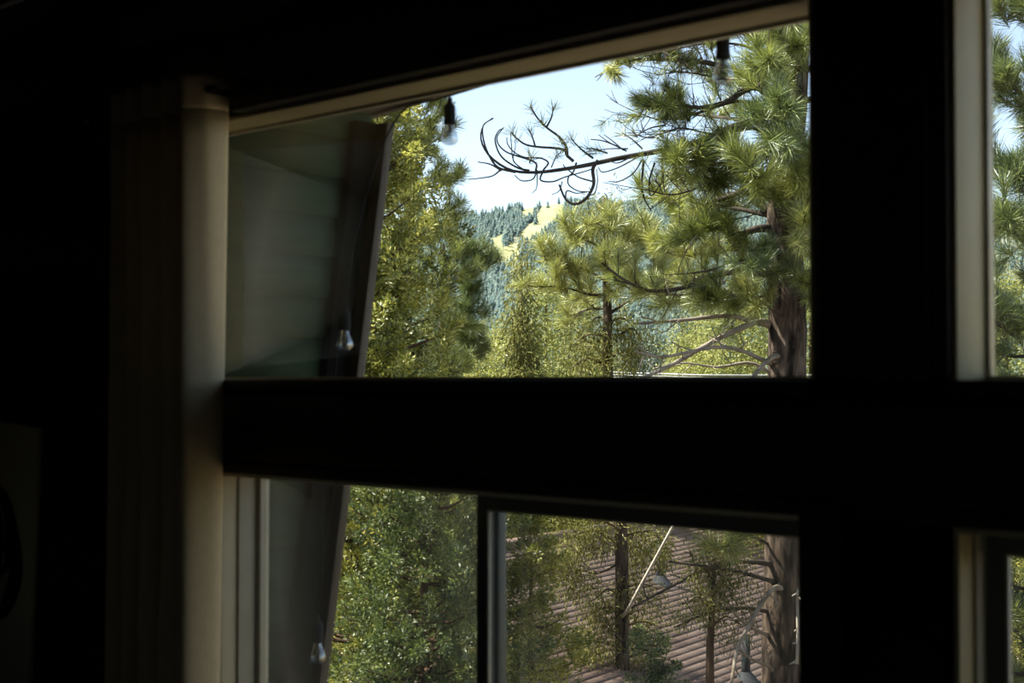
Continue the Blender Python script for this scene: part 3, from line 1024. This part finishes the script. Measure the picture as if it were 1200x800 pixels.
# power lines
for k, (ya, yb) in enumerate(((436, 443), (439, 446), (442, 448))):
    P = smooth_path([W(716, ya, 19.6), W(780, ya + 2, 19.3), W(860, (ya + yb) / 2, 19), W(1150, yb - 4, 19.4)], 20)
    tag(G().tube(P, .009, 5).build('power_line', 'cable', smooth=True),
        ['uppermost thin pale cable of three crossing low behind the pines', 'middle thin pale cable of three crossing low behind the pines', 'lowest thin pale cable of three crossing low behind the pines'][k], 'cable', 'cables crossing behind the pines')

# ================================================================== THE BIG PINE (right)
D = 13.0


def on_ground(px, d):
    p = W(px, 445, d)
    return A([p[0], p[1], float(ground_z(p)) - .15])


bp0 = on_ground(917, D)
pine = thing('large_pine', 'large long-needled pine with thick grey-brown trunk beside the dark post', 'pine tree', bp0)
tp_ = [bp0, W(917, 800, D), W(919, 620, D), W(922, 445, D), W(922, 340, D), W(919, 250, D), W(926, 150, D), W(932, 50, D), W(936, -80, D), W(940, -330, D)]
trunk_mesh(pine, tp_, [.25, .185, .18, .175, .17, .155, .14, .125, .1, .03], 'bark', 18, .035)


def pb(pts, r0, r1, dd=0.0, **k):
    """limb through photo points; dd = how much nearer (-) or farther its tip stands than the trunk"""
    n = len(pts)
    return pine_bough(pine, [W(x, y, D + dd * i / (n - 1)) for i, (x, y) in enumerate(pts)], r0, r1, **k)


# reaching bare limb to the left
o = pb([(922, 128), (888, 140), (850, 152), (812, 168), (766, 178), (722, 186), (690, 193), (655, 199), (625, 202), (598, 199), (575, 184), (564, 165), (566, 148), (577, 138)], .046, .003, -1.2,
       twigs=0, leafy=0, tip=False, label='long bare limb reaching left against the sky')
gw = G(); nt_ = G(); tp2, td2 = [], []


def twig(pts, r=.008, tuft=True, base=9.0, d0=12.0, wob=.25):
    P = [W(x, y, d0 + wob * i / len(pts)) for i, (x, y) in enumerate(pts)]
    S = smooth_path(P, 4 * len(pts))
    gw.tube(S, np.linspace(r, r * .5, len(S)), 5, False)
    if tuft:
        tp2.append(S[-1]); td2.append(unit(S[-1] - S[-2]) + A([0, 0, .4]))


Z3 = lambda L: [(560 + x * 220 / 1200., 110 + y * 140 / 764.) for x, y in L]
for L, r, tf in (
    ([(610, 430), (565, 385), (560, 330), (520, 275), (440, 215), (385, 160), (335, 80)], .013, True),
    ([(440, 210), (470, 150), (482, 85)], .009, True),
    ([(420, 195), (405, 170)], .008, True),
    ([(575, 405), (555, 360), (480, 345), (400, 340), (310, 325), (250, 285), (215, 245)], .012, True),
    ([(365, 330), (350, 280), (325, 220)], .008, True),
    ([(735, 410), (680, 370), (630, 325), (598, 285)], .01, True),
    ([(575, 400), (570, 340), (535, 310)], .007, True),
    ([(420, 485), (450, 440), (400, 410), (300, 405), (230, 370), (190, 320), (185, 280)], .008, False),
    ([(370, 490), (375, 450), (340, 425), (260, 400), (180, 370), (130, 320), (125, 270), (165, 215)], .009, False),
    ([(330, 490), (250, 470), (150, 400), (110, 300), (130, 240), (160, 220)], .009, False),
    ([(240, 500), (130, 470), (70, 390), (35, 290), (35, 200), (100, 155)], .01, False),
    ([(150, 490), (80, 450), (0, 435)], .008, False),
    ([(140, 490), (90, 525), (0, 540), (-60, 545)], .007, False),
    ([(300, 490), (230, 430), (215, 330), (210, 250)], .006, False),
    ([(250, 455), (225, 420), (240, 340), (235, 290)], .005, False),
    ([(380, 490), (350, 545), (280, 555), (235, 520)], .007, False),
    ([(420, 485), (400, 550), (480, 560), (560, 530), (700, 490), (745, 470)], .008, False),
    ([(630, 440), (610, 500), (580, 530), (580, 580), (640, 620), (710, 625)], .008, False),
    ([(770, 425), (735, 480), (740, 580), (690, 670), (620, 705), (560, 670), (520, 580)], .016, False),
    ([(560, 670), (570, 620), (630, 635), (700, 625)], .007, False),
    ([(735, 560), (640, 530), (560, 470), (545, 450)], .007, False),
    ([(700, 650), (745, 635), (765, 560), (760, 480)], .006, False),
    ([(380, 500), (375, 600), (345, 635)], .005, False),
    ([(540, 560), (520, 620), (470, 645)], .005, False),
    ([(1000, 390), (900, 440), (840, 430)], .007, False),
    ([(1030, 400), (900, 470), (800, 500), (770, 470)], .007, False),
    ([(1050, 420), (990, 510), (900, 560), (835, 560)], .007, False),
    ([(950, 365), (880, 330), (800, 300), (720, 290)], .008, False),
    ([(900, 340), (840, 310), (770, 260)], .006, False), ([(960, 350), (850, 350), (760, 360)], .006, True),
    ([(930, 360), (860, 300), (805, 260)], .006, False), ([(830, 380), (740, 350), (690, 350)], .007, True),
    ([(1050, 350), (985, 290), (925, 250)], .008, True), ([(1150, 280), (1060, 275), (990, 250)], .008, True),
    ([(1200, 200), (1100, 220), (1000, 275)], .008, False), ([(1060, 250), (1040, 165)], .006, False),
    ([(1060, 430), (1050, 560), (1060, 660), (1110, 750)], .01, False), ([(1130, 440), (1095, 560), (1110, 650), (1200, 530)], .009, False),
    ([(1180, 410), (1185, 560), (1195, 630)], .007, False), ([(470, 470), (500, 400), (520, 380)], .006, True), ([(330, 440), (345, 400)], .005, True)):
    twig(Z3(L), r * 1.1, tf, d0=12.15, wob=rng.uniform(-.35, .35))
t_o = gw.build('twigs', 'twig', o, True)
put_tufts(nt_, A(tp2), A(td2), .14, TUFTS_SPARSE)
nt_.build('needles', 'needle_pale', o)

# leafy limbs
pb([(925, 118), (895, 100), (860, 82), (820, 72), (780, 70), (745, 70), (712, 80)], .05, .008, -.8, twigs=22, tlen=.34, t0=.35, sub=2, leafmat_='needle_pale', needle=.16, leafy=.85)
pb([(930, 60), (890, 45), (850, 30), (800, 22), (745, 40), (725, 50)], .05, .008, -.6, twigs=19, tlen=.34, t0=.3, sub=2, needle=.16, leafy=.85)
pb([(922, 128), (885, 102), (850, 120), (815, 126), (785, 118), (755, 125)], .045, .007, -.9, twigs=14, tlen=.32, t0=.5, sub=2, leafy=.7, needle=.16)
pb([(920, 170), (880, 180), (845, 192), (818, 190), (790, 186)], .045, .008, -1.0, twigs=19, tlen=.34, t0=.3, up=.6, leafmat_='needle', needle=0.192, leafy=.85)
pb([(918, 205), (880, 208), (850, 203), (832, 212), (808, 206)], .04, .007, -.4, twigs=15, tlen=.34, t0=.25, up=.5, leafmat_='needle', needle=0.184, leafy=.85)
pb([(915, 250), (890, 240), (874, 225), (848, 232), (825, 240), (802, 246), (785, 240)], .05, .007, .6, twigs=12, tlen=.34, t0=.3, leafy=.85, needle=.16)
pb([(912, 268), (888, 268), (862, 275), (835, 268), (805, 280)], .055, .008, -.5, twigs=15, tlen=.32, t0=.35, needle=0.184, leafy=.85)
pb([(905, 322), (862, 318), (830, 325), (800, 337), (766, 341), (735, 330), (705, 308)], .045, .008, -1.0, twigs=16, tlen=.34, t0=.25, up=.7, leafmat_='needle_pale', needle=0.152, sub=1, leafy=.85)
pb([(908, 300), (870, 292), (830, 295), (800, 300), (775, 292)], .04, .008, .3, twigs=12, tlen=.34, t0=.25, up=.6, leafmat_='needle_pale', needle=0.192, leafy=.85)
pb([(905, 345), (875, 352), (850, 345), (825, 352)], .035, .007, -.7, twigs=12, tlen=.34, t0=.2, up=.2, leafy=.8, needle=0.176)
pb([(930, 90), (935, 75), (915, 45), (925, 20)], .04, .008, -1.3, twigs=18, tlen=.34, t0=.1, needle=0.192, leafy=.85)
pb([(926, 140), (905, 118), (900, 92), (893, 70)], .04, .008, -1.4, twigs=19, tlen=.42, t0=.1, needle=0.192, leafy=.85)
pb([(924, 190), (905, 165), (903, 145), (915, 125)], .04, .008, -1.6, twigs=16, tlen=.34, t0=.1, needle=0.200, leafmat_='needle_dark', leafy=.85)
pb([(922, 235), (915, 205), (930, 180), (920, 165)], .04, .008, -1.5, twigs=18, tlen=.34, t0=.1, needle=0.200, leafmat_='needle_dark', leafy=.85)
pb([(922, 260), (905, 225), (885, 212), (878, 195)], .035, .008, -1.4, twigs=15, tlen=.35, t0=.15, needle=0.200, leafmat_='needle', leafy=.85)
pb([(930, 255), (945, 240), (942, 215), (950, 195)], .035, .008, -1.4, twigs=15, tlen=.35, t0=.15, needle=0.192, leafy=.85)
pb([(935, 300), (945, 290), (944, 270), (940, 285)], .03, .008, -1.2, twigs=9, tlen=.3, t0=.2, needle=0.176, leafmat_='needle_pale', leafy=.85)
pb([(925, 320), (905, 318), (890, 306), (880, 312)], .03, .008, -1.1, twigs=9, tlen=.3, t0=.2, needle=0.176, leafmat_='needle_dark', leafy=.85)
pb([(930, 350), (945, 350), (946, 340), (950, 330)], .03, .008, -.9, twigs=8, tlen=.3, t0=.2, needle=0.160, leafy=.85)
pb([(930, 375), (905, 362), (890, 352), (878, 350)], .026, .007, -.9, twigs=8, tlen=.3, t0=.3, needle=0.160, leafmat_='needle_pale', leafy=.8)
# thin, nearly bare limbs between the leafy ones
bk = dict(twigs=17, tlen=.5, t0=.25, leafy=.12, curl=.3, mid_tufts=0, needle=.13, sparse=True, sub=2)
pb([(915, 128), (880, 98), (845, 92), (800, 84), (770, 88)], .02, .005, -.9, **bk)
pb([(912, 135), (870, 118), (820, 132), (775, 140), (748, 132)], .02, .005, -.7, **bk)
pb([(912, 160), (875, 150), (840, 158), (800, 150), (772, 158)], .02, .005, -1.1, **bk)
pb([(912, 205), (870, 200), (830, 215), (790, 228), (755, 222)], .02, .005, -.9, **bk)
pb([(925, 70), (880, 55), (835, 50), (790, 58), (755, 66)], .02, .005, -1.0, **bk)
pb([(910, 300), (870, 305), (825, 318), (780, 322)], .018, .005, -1.2, **{**bk, 'twigs': 10})
# limbs going to the right, behind and above the view
for k in range(16):
    y = 360 - k * 34
    side = 1 if k % 3 else -1
    x1 = 930 + side * rng.uniform(110, 200)
    pine_bough(pine, [W(926, y, D), W(926 + (x1 - 926) * .4, y - 15, D + .3), W(x1, y - rng.uniform(-5, 40), D + rng.uniform(.3, 1.6))], .04, .008, twigs=11, tlen=.5, t0=.2, up=.5, needle=.2,
               leafmat_=['needle', 'needle_dark', 'needle_pale'][k % 3])
# bare and dead limbs low on the trunk
dk = dict(twigs=4, tlen=.3, leafy=0, tip=False, curl=.35, mat='deadwood')
pb([(905, 381), (880, 376), (852, 370), (800, 375), (749, 379)], .04, .012, -.6, **dk)
pb([(902, 381), (887, 377), (841, 397), (786, 428), (750, 444), (735, 452)], .04, .01, -.9, **dk)
pb([(905, 425), (896, 423), (867, 410), (835, 407), (778, 418), (745, 412)], .032, .009, -1.1, **{**dk, 'twigs': 7})
pb([(918, 421), (911, 417), (901, 421), (888, 435), (876, 450)], .03, .02, -.6, **{**dk, 'twigs': 3, 'mat': 'deadwood'}, label='pale broken limb stub')
pb([(910, 442), (880, 425), (840, 430), (800, 425), (765, 432)], .022, .006, -.3, **{**dk, 'twigs': 6})
dk['mat'] = 'twig'
pb([(905, 661), (899, 660), (866, 658), (822, 669), (781, 690), (740, 712)], .035, .008, -.6, **dk)
pb([(906, 681), (899, 679), (858, 668), (831, 664), (784, 658)], .03, .008, -.9, **dk)
pb([(906, 717), (899, 716), (872, 712), (839, 716), (817, 723), (790, 735)], .03, .008, -.4, **dk)
pb([(925, 694), (910, 688), (897, 699), (877, 734), (864, 761), (857, 800)], .032, .014, -1.2, **{**dk, 'mat': 'deadwood'})
pb([(905, 745), (885, 738), (868, 726), (858, 716)], .025, .008, -.8, **{**dk, 'mat': 'deadwood'})
pb([(908, 790), (900, 780), (880, 772), (866, 760)], .025, .008, -.8, **{**dk, 'mat': 'deadwood'})
pb([(932, 600), (930, 627), (933, 662), (934, 704), (935, 740), (934, 778)], .018, .014, -.25, twigs=6, tlen=.12, leafy=0, tip=False, mat='whitewood', label='bleached strip of dead wood hanging down the trunk', curl=.4)
pb([(905, 640), (880, 628), (862, 632), (852, 640)], .018, .007, -.8, twigs=8, tlen=.25, leafmat_='needle_pale', needle=.2, t0=.4)

# ================================================================== THE SLENDER PINE (middle)
DM = 15.0
sp0 = on_ground(728, DM)
mid = thing('slender_pine', 'slender young pine with thin brown trunk between juniper and large pine', 'pine tree', sp0)
trunk_mesh(mid, [sp0, W(729, 800, DM), W(727, 610, DM), W(713, 445, DM), W(712, 365, DM), W(709, 300, DM), W(708, 232, DM)], [.085, .075, .068, .056, .05, .03, .012], 'bark', 12, .05)


def mb(pts, r0, r1, dd=0, **k):
    n = len(pts)
    return pine_bough(mid, [W(x, y, DM + dd * i / (n - 1)) for i, (x, y) in enumerate(pts)], r0, r1, **k)


kw = dict(leafmat_='needle_pale', needle=.18, up=.5, tlen=.33, t0=.15, sub=1)
mb([(712, 330), (690, 318), (662, 306), (638, 304)], .02, .007, -.5, twigs=9, **kw)
mb([(712, 345), (690, 345), (660, 336), (630, 336)], .02, .007, -.6, twigs=9, **kw)
mb([(711, 300), (695, 285), (680, 280), (668, 278)], .02, .006, -.4, twigs=6, **kw)
mb([(711, 320), (735, 300), (760, 290), (792, 290)], .022, .007, -.3, twigs=10, **kw)
mb([(712, 345), (740, 330), (770, 318), (800, 312)], .022, .007, -.5, twigs=10, **kw)
mb([(710, 295), (728, 285), (742, 276), (750, 268)], .016, .006, .3, twigs=7, **kw)
mb([(713, 368), (740, 352), (775, 345), (805, 348)], .02, .006, .3, twigs=8, **kw)
mb([(713, 362), (690, 362), (668, 370)], .018, .006, .3, twigs=6, **kw)
mb([(710, 290), (712, 270), (700, 262)], .014, .006, -.6, twigs=6, **kw)
mb([(712, 335), (715, 318), (722, 310)], .014, .006, -.9, twigs=7, **kw)
# tip and drooping olive sprays


def droop_limb(parent, pts, dd, D0, n, size, leafm='olive_leaf', bark='cedar_bark', r0=.014):
    m = len(pts)
    P = smooth_path([W(x, y, D0 + dd * i / (m - 1)) for i, (x, y) in enumerate(pts)], 10)
    b = G().tube(P, np.linspace(r0, .004, 10), 5).build('bough', bark, parent, True)
    t = rng.uniform(.2, 1, n)
    c = A([[np.interp(q, np.linspace(0, 1, 10), P[:, k]) for k in range(3)] for q in t])
    c += rng.normal(size=c.shape) * A([.09, .09, .07]) - A([0, 0, size * .6])
    f = G(); put_clumps(f, c, size, DROOPS, True)
    f.build('foliage', leafm, b)
    return b


for pts, n in (([(708, 240), (700, 245), (694, 258)], 6), ([(709, 250), (718, 252), (726, 262)], 6), ([(709, 236), (711, 230), (708, 226)], 3), ([(710, 265), (696, 262), (686, 272)], 6),
               ([(714, 400), (740, 385), (752, 398)], 12), ([(714, 395), (690, 392), (672, 404)], 14), ([(713, 420), (735, 412), (748, 425)], 10), ([(714, 430), (690, 420), (668, 432)], 10),
               ([(712, 380), (728, 372), (738, 380)], 8), ([(713, 375), (698, 372), (690, 384)], 8),
               ([(726, 640), (700, 622), (670, 628), (650, 640)], 22), ([(726, 660), (700, 672), (680, 668), (655, 672)], 16), ([(727, 630), (755, 622), (775, 632), (790, 640)], 22),
               ([(727, 690), (752, 684), (772, 690)], 14), ([(728, 715), (705, 712), (685, 725)], 14), ([(728, 735), (752, 728), (775, 735)], 14), ([(728, 760), (700, 752), (690, 770)], 14),
               ([(728, 655), (745, 640), (765, 655)], 10), ([(727, 620), (705, 610), (690, 612)], 12), ([(728, 775), (750, 765), (780, 770)], 12), ([(728, 700), (712, 690), (700, 700)], 8)):
    droop_limb(mid, pts, rng.uniform(-.5, .5), DM, n, .13, 'olive_leaf')
P_ = smooth_path([W(729, 722, DM - .05), W(737, 712, DM - .25), W(752, 684, DM - .5), W(765, 660, DM - .6), W(778, 636, DM - .7), W(791, 612, DM - .8)], 16)
o = G().tube(P_, np.linspace(.02, .014, 16), 7).build('dead_bough', 'whitewood', mid, True)
o['label'] = 'bleached bare stick slanting up from the trunk'

# ================================================================== OTHER TREES CLOSE BY
def gen_pine(name, label, px, d, top_z, Rf, n, trunk_r, leafm, z_from, needle=.2, group=None, twigs=8, tlen=.35):
    b = on_ground(px, d)
    t = thing(name, label, 'pine tree', b, group)
    H = top_z - b[2]
    trunk_mesh(t, [b + A([0, 0, H * h]) for h in (0, .3, .6, .85, 1)], [trunk_r, trunk_r * .8, trunk_r * .5, trunk_r * .25, .012], 'bark', 12, .05)
    for k in range(n):
        z = z_from + (top_z - z_from) * (k + rng.random()) / n
        a = k * 2.4 + rng.normal() * .3
        R = Rf(top_z - z) * rng.uniform(.8, 1.15)
        dr = A([math.cos(a), math.sin(a), 0])
        p = A([b[0], b[1], z])
        pine_bough(t, [p, p + dr * R * .5 + A([0, 0, -.02 * R]), p + dr * R + A([0, 0, .22 * R])], .012 + .018 * R, .006, twigs=twigs, tlen=min(tlen, .2 + .5 * R), t0=.2, needle=needle, up=.6,
                   leafmat_=leafm)
    return t


# behind the right-hand panes
gen_pine('pointed_pine', 'dense pointed pine filling the right-hand upper pane', 1222, 12.0, 5.35, lambda q: min(.85, .1 + .3 * q), 46, .14, 'needle_dark', -1.6, .2, twigs=9)
# slim pine whose tufts show right of the juniper
gen_pine('slim_pine', 'slim open-crowned pine right behind the juniper by the wing wall', 478, 12.2, 5.6, lambda q: min(.5, .15 + .12 * q), 46, .07, 'needle', .7, .13, twigs=6, tlen=.26)
ypb = on_ground(520, 13.0)
yp = thing('leaning_pine', 'low pine whose tufted branch reaches right in front of the mountain', 'pine tree', ypb)
trunk_mesh(yp, [ypb, W(520, 445, 13), W(522, 360, 13), W(520, 285, 13)], [.07, .05, .035, .01], 'bark', 10, .05)
for pts in ([(521, 345), (540, 335), (558, 322), (582, 306)], [(521, 330), (540, 322), (552, 308), (560, 294)], [(521, 350), (535, 348), (550, 342), (556, 340)], [(520, 310), (532, 300), (545, 296)],
            [(521, 370), (540, 362), (552, 365)], [(521, 385), (536, 384), (548, 378)], [(521, 400), (540, 395), (556, 398)], [(521, 415), (540, 410), (560, 416)]):
    pine_bough(yp, [W(x, y, 13 - .4 * i / len(pts)) for i, (x, y) in enumerate(pts)], .014, .006, twigs=7, tlen=.2, t0=.35, needle=.12, leafmat_='needle_dark', up=.6)

colprof = lambda h: 1.0 if h < .55 else max(.08, 1 - ((h - .55) / .45) ** 1.6)
jb = on_ground(438, 10.0)
clump_tree('tall_juniper', 'tall dense yellow-green juniper close beyond the wing wall', 'juniper', jb, 5.2, .7, 1150, .34, 'juniper', 'cedar_bark', .11, lambda h: 1.0 if h < .72 else max(.1, 1 - ((h - .72) / .28) ** 1.1 * .95),
           PLUMES, plume=True, boughs=26, fill=.25, z_lo=.12, lean=(-.12, -.1))
jb2 = on_ground(498, 8.9)
clump_tree('green_juniper', 'dark green bushy juniper seen through the lower left pane', 'juniper', jb2, 1.25, .62, 620, .27, 'juniper_green', 'cedar_bark', .08, lambda h: .75 + .25 * math.sin(h * 3.1), PLUMES, plume=True,
           boughs=12, fill=.3)
jb3 = on_ground(622, 9.6)
clump_tree('small_juniper', 'small bright green juniper in front of the shingled roof', 'juniper', jb3, .95, .42, 420, .25, 'juniper', 'cedar_bark', .05, lambda h: .95 if h < .72 else max(.15, .95 - (h - .72) * 2.6), PLUMES, plume=True,
           boughs=10, fill=.3)
clump_tree('juniper_bush', 'rounded green juniper bush below the slender pine', 'juniper', on_ground(762, 10.5), W(762, 742, 10.5)[2], .42, 220, .22, 'juniper_green', 'cedar_bark', .05,
           lambda h: max(.1, 1 - abs(h - .35) ** 2), PLUMES, plume=True, boughs=6, fill=.3)
sb = on_ground(832, 12.6)
sap = thing('sapling', 'thin olive sapling with hanging sprays in front of the roof', 'tree', sb)
trunk_mesh(sap, [sb, W(832, 800, 12.6), W(834, 725, 12.6), W(838, 650, 12.6)], [.045, .038, .028, .008], 'cedar_bark', 8, .04)
for pts, n in (([(834, 720), (820, 700), (806, 705)], 14), ([(835, 700), (850, 680), (862, 690)], 14), ([(836, 680), (824, 664), (812, 672)], 12), ([(837, 665), (850, 655), (858, 668)], 10), ([(834, 735), (850, 722), (866, 730)], 8),
               ([(838, 655), (836, 640), (830, 636)], 8)):
    droop_limb(sap, pts, rng.uniform(-.3, .3), 12.6, n, .11, 'olive_leaf')

# ================================================================== TREES FURTHER OFF
cone = lambda h: max(.04, (1 - h) ** .8)
oval = lambda h: max(.1, math.sin(math.pi * min(1, .18 + .82 * h)) ** .6)
far = [  # px, d, top py, R, n, clump, leaf, profile, label
    (612, 21.0, 288, .62, 430, .24, 'olive_leaf', cone, 'narrow drooping olive conifer in front of the mountain'),
    (640, 23.0, 322, 1.3, 420, .32, 'far_leaf', oval, 'pale feathery tree right behind the drooping conifer'),
    (585, 25.0, 388, 1.5, 360, .34, 'far_leaf', oval, 'rounded pale-green tree low under the ski run'),
    (683, 26.0, 338, 1.4, 380, .34, 'far_leaf', cone, 'yellow-green tree behind the slender pine trunk'),
    (560, 19.5, 402, .9, 300, .26, 'juniper', oval, 'low bushy tree right of the tall juniper'),
    (868, 22.0, 312, 1.5, 520, .32, 'far_leaf', oval, 'bright yellow-green tree directly left of the large pine trunk'),
    (815, 27.0, 366, 1.3, 380, .34, 'far_leaf', oval, 'pale tree under the bare limbs of the large pine'),
    (770, 31.0, 398, 1.2, 320, .36, 'far_dark', cone, 'dark conifer behind the pale cables'),
    (800, 36.0, 352, 1.2, 320, .4, 'far_dark', cone, 'distant dark conifer between slender and large pine'),
    (740, 33.0, 372, 1.3, 320, .4, 'far_dark', cone, 'distant dark conifer close right of the slender trunk'),
    (950, 24.0, 300, 1.6, 420, .34, 'far_leaf', oval, 'yellow-green tree behind the large pine trunk'),
    (520, 27.0, 330, 1.6, 380, .36, 'far_dark', cone, 'shaded conifer behind the tall juniper'),
    (430, 20.0, 300, 1.6, 420, .34, 'far_leaf', oval, 'leafy tree behind the wing wall edge'),
    (1180, 21.0, 330, 1.8, 480, .32, 'far_leaf', oval, 'yellow-green tree behind the pointed pine'),
    (660, 44.0, 398, 1.6, 300, .48, 'far_dark', cone, 'small far conifer in the valley gap'),
    (705, 52.0, 404, 1.8, 300, .55, 'far_leaf', oval, 'far pale tree in the valley behind the slender pine'),
    (620, 48.0, 408, 1.8, 300, .5, 'far_leaf', oval, 'far pale tree in the valley below the ski run'),
    (855, 40.0, 398, 1.8, 300, .5, 'far_dark', cone, 'far conifer behind the broken limb stub'),
    (450, 14.5, 548, .95, 420, .24, 'juniper', oval, 'sunlit shrub behind the lower left pane tree'),
    (545, 14.0, 540, .6, 300, .2, 'far_leaf', oval, 'sunlit bush left of the dark sash'),
    (1200, 15.0, 560, 1.0, 350, .25, 'juniper', oval, 'bush in the lower right pane'),
]
for px, d, py, R, n, cs, lm, pf, lab in far:
    b = on_ground(px, d)
    clump_tree('background_tree' if d > 16 else 'shrub', lab, 'tree' if d > 16 else 'bush', b, W(px, py, d)[2], R, int(n * 1.25), cs, lm, 'cedar_bark', .05 + .03 * R, pf, DROOPS if lm == 'olive_leaf' else CLUMPS_FINE, upright=lm == 'olive_leaf', fill=.2, z_lo=.06, group='trees in the valley' if d > 16 else None)

# ================================================================== LIGHT, SKY, CAMERA
sun_dir = unit(A([-.72, -.66, 1.2]))
sd = bpy.data.lights.new('sun', 'SUN'); sd.energy = 5.2; sd.angle = math.radians(.55); sd.color = (1.0, .95, .86)
so = bpy.data.objects.new('sun', sd); COL.objects.link(so)
so.rotation_euler = Vector(sun_dir).to_track_quat('Z', 'Y').to_euler()
so.location = (-8, -12, 20)

wd = bpy.data.worlds.new('sky'); SC.world = wd
wd.use_nodes = True
nt = wd.node_tree; nt.nodes.clear()
sk = nt.nodes.new('ShaderNodeTexSky'); sk.sky_type = 'NISHITA'
sk.sun_disc = False
sk.sun_elevation = math.asin(sun_dir[2]); sk.sun_rotation = math.atan2(sun_dir[0], sun_dir[1])
sk.altitude = 2000; sk.air_density = 1.0; sk.dust_density = 2.5; sk.ozone_density = 1.0
bgn = nt.nodes.new('ShaderNodeBackground'); bgn.inputs[1].default_value = .108
wo = nt.nodes.new('ShaderNodeOutputWorld')
hz = nt.nodes.new('ShaderNodeHueSaturation'); hz.inputs['Saturation'].default_value = .78
nt.links.new(sk.outputs[0], hz.inputs['Color']); nt.links.new(hz.outputs[0], bgn.inputs[0]); nt.links.new(bgn.outputs[0], wo.inputs[0])

cd = bpy.data.cameras.new('camera'); cam = bpy.data.objects.new('camera', cd); COL.objects.link(cam)
cd.sensor_width = 36; cd.lens = F / 1200 * 36
cd.clip_start = .05; cd.clip_end = 8000
cam.location = CAM
cam.rotation_euler = (math.pi / 2 + PITCH, 0, YAW)
cd.dof.use_dof = True; cd.dof.focus_distance = 15.0; cd.dof.aperture_fstop = 4.0
SC.camera = cam

SC.view_settings.view_transform = 'Standard'
SC.view_settings.look = 'None'
SC.view_settings.exposure = 1.6
SC.view_settings.gamma = 1.0
SC.view_settings.use_curve_mapping = False
SC.cycles.max_bounces = 8
SC.cycles.diffuse_bounces = 4
SC.cycles.glossy_bounces = 3
SC.cycles.transparent_max_bounces = 16
SC.cycles.sample_clamp_indirect = 4.0
SC.cycles.caustics_reflective = False
SC.cycles.caustics_refractive = False
SC.cycles.use_denoising = True
SC.cycles.use_adaptive_sampling = False
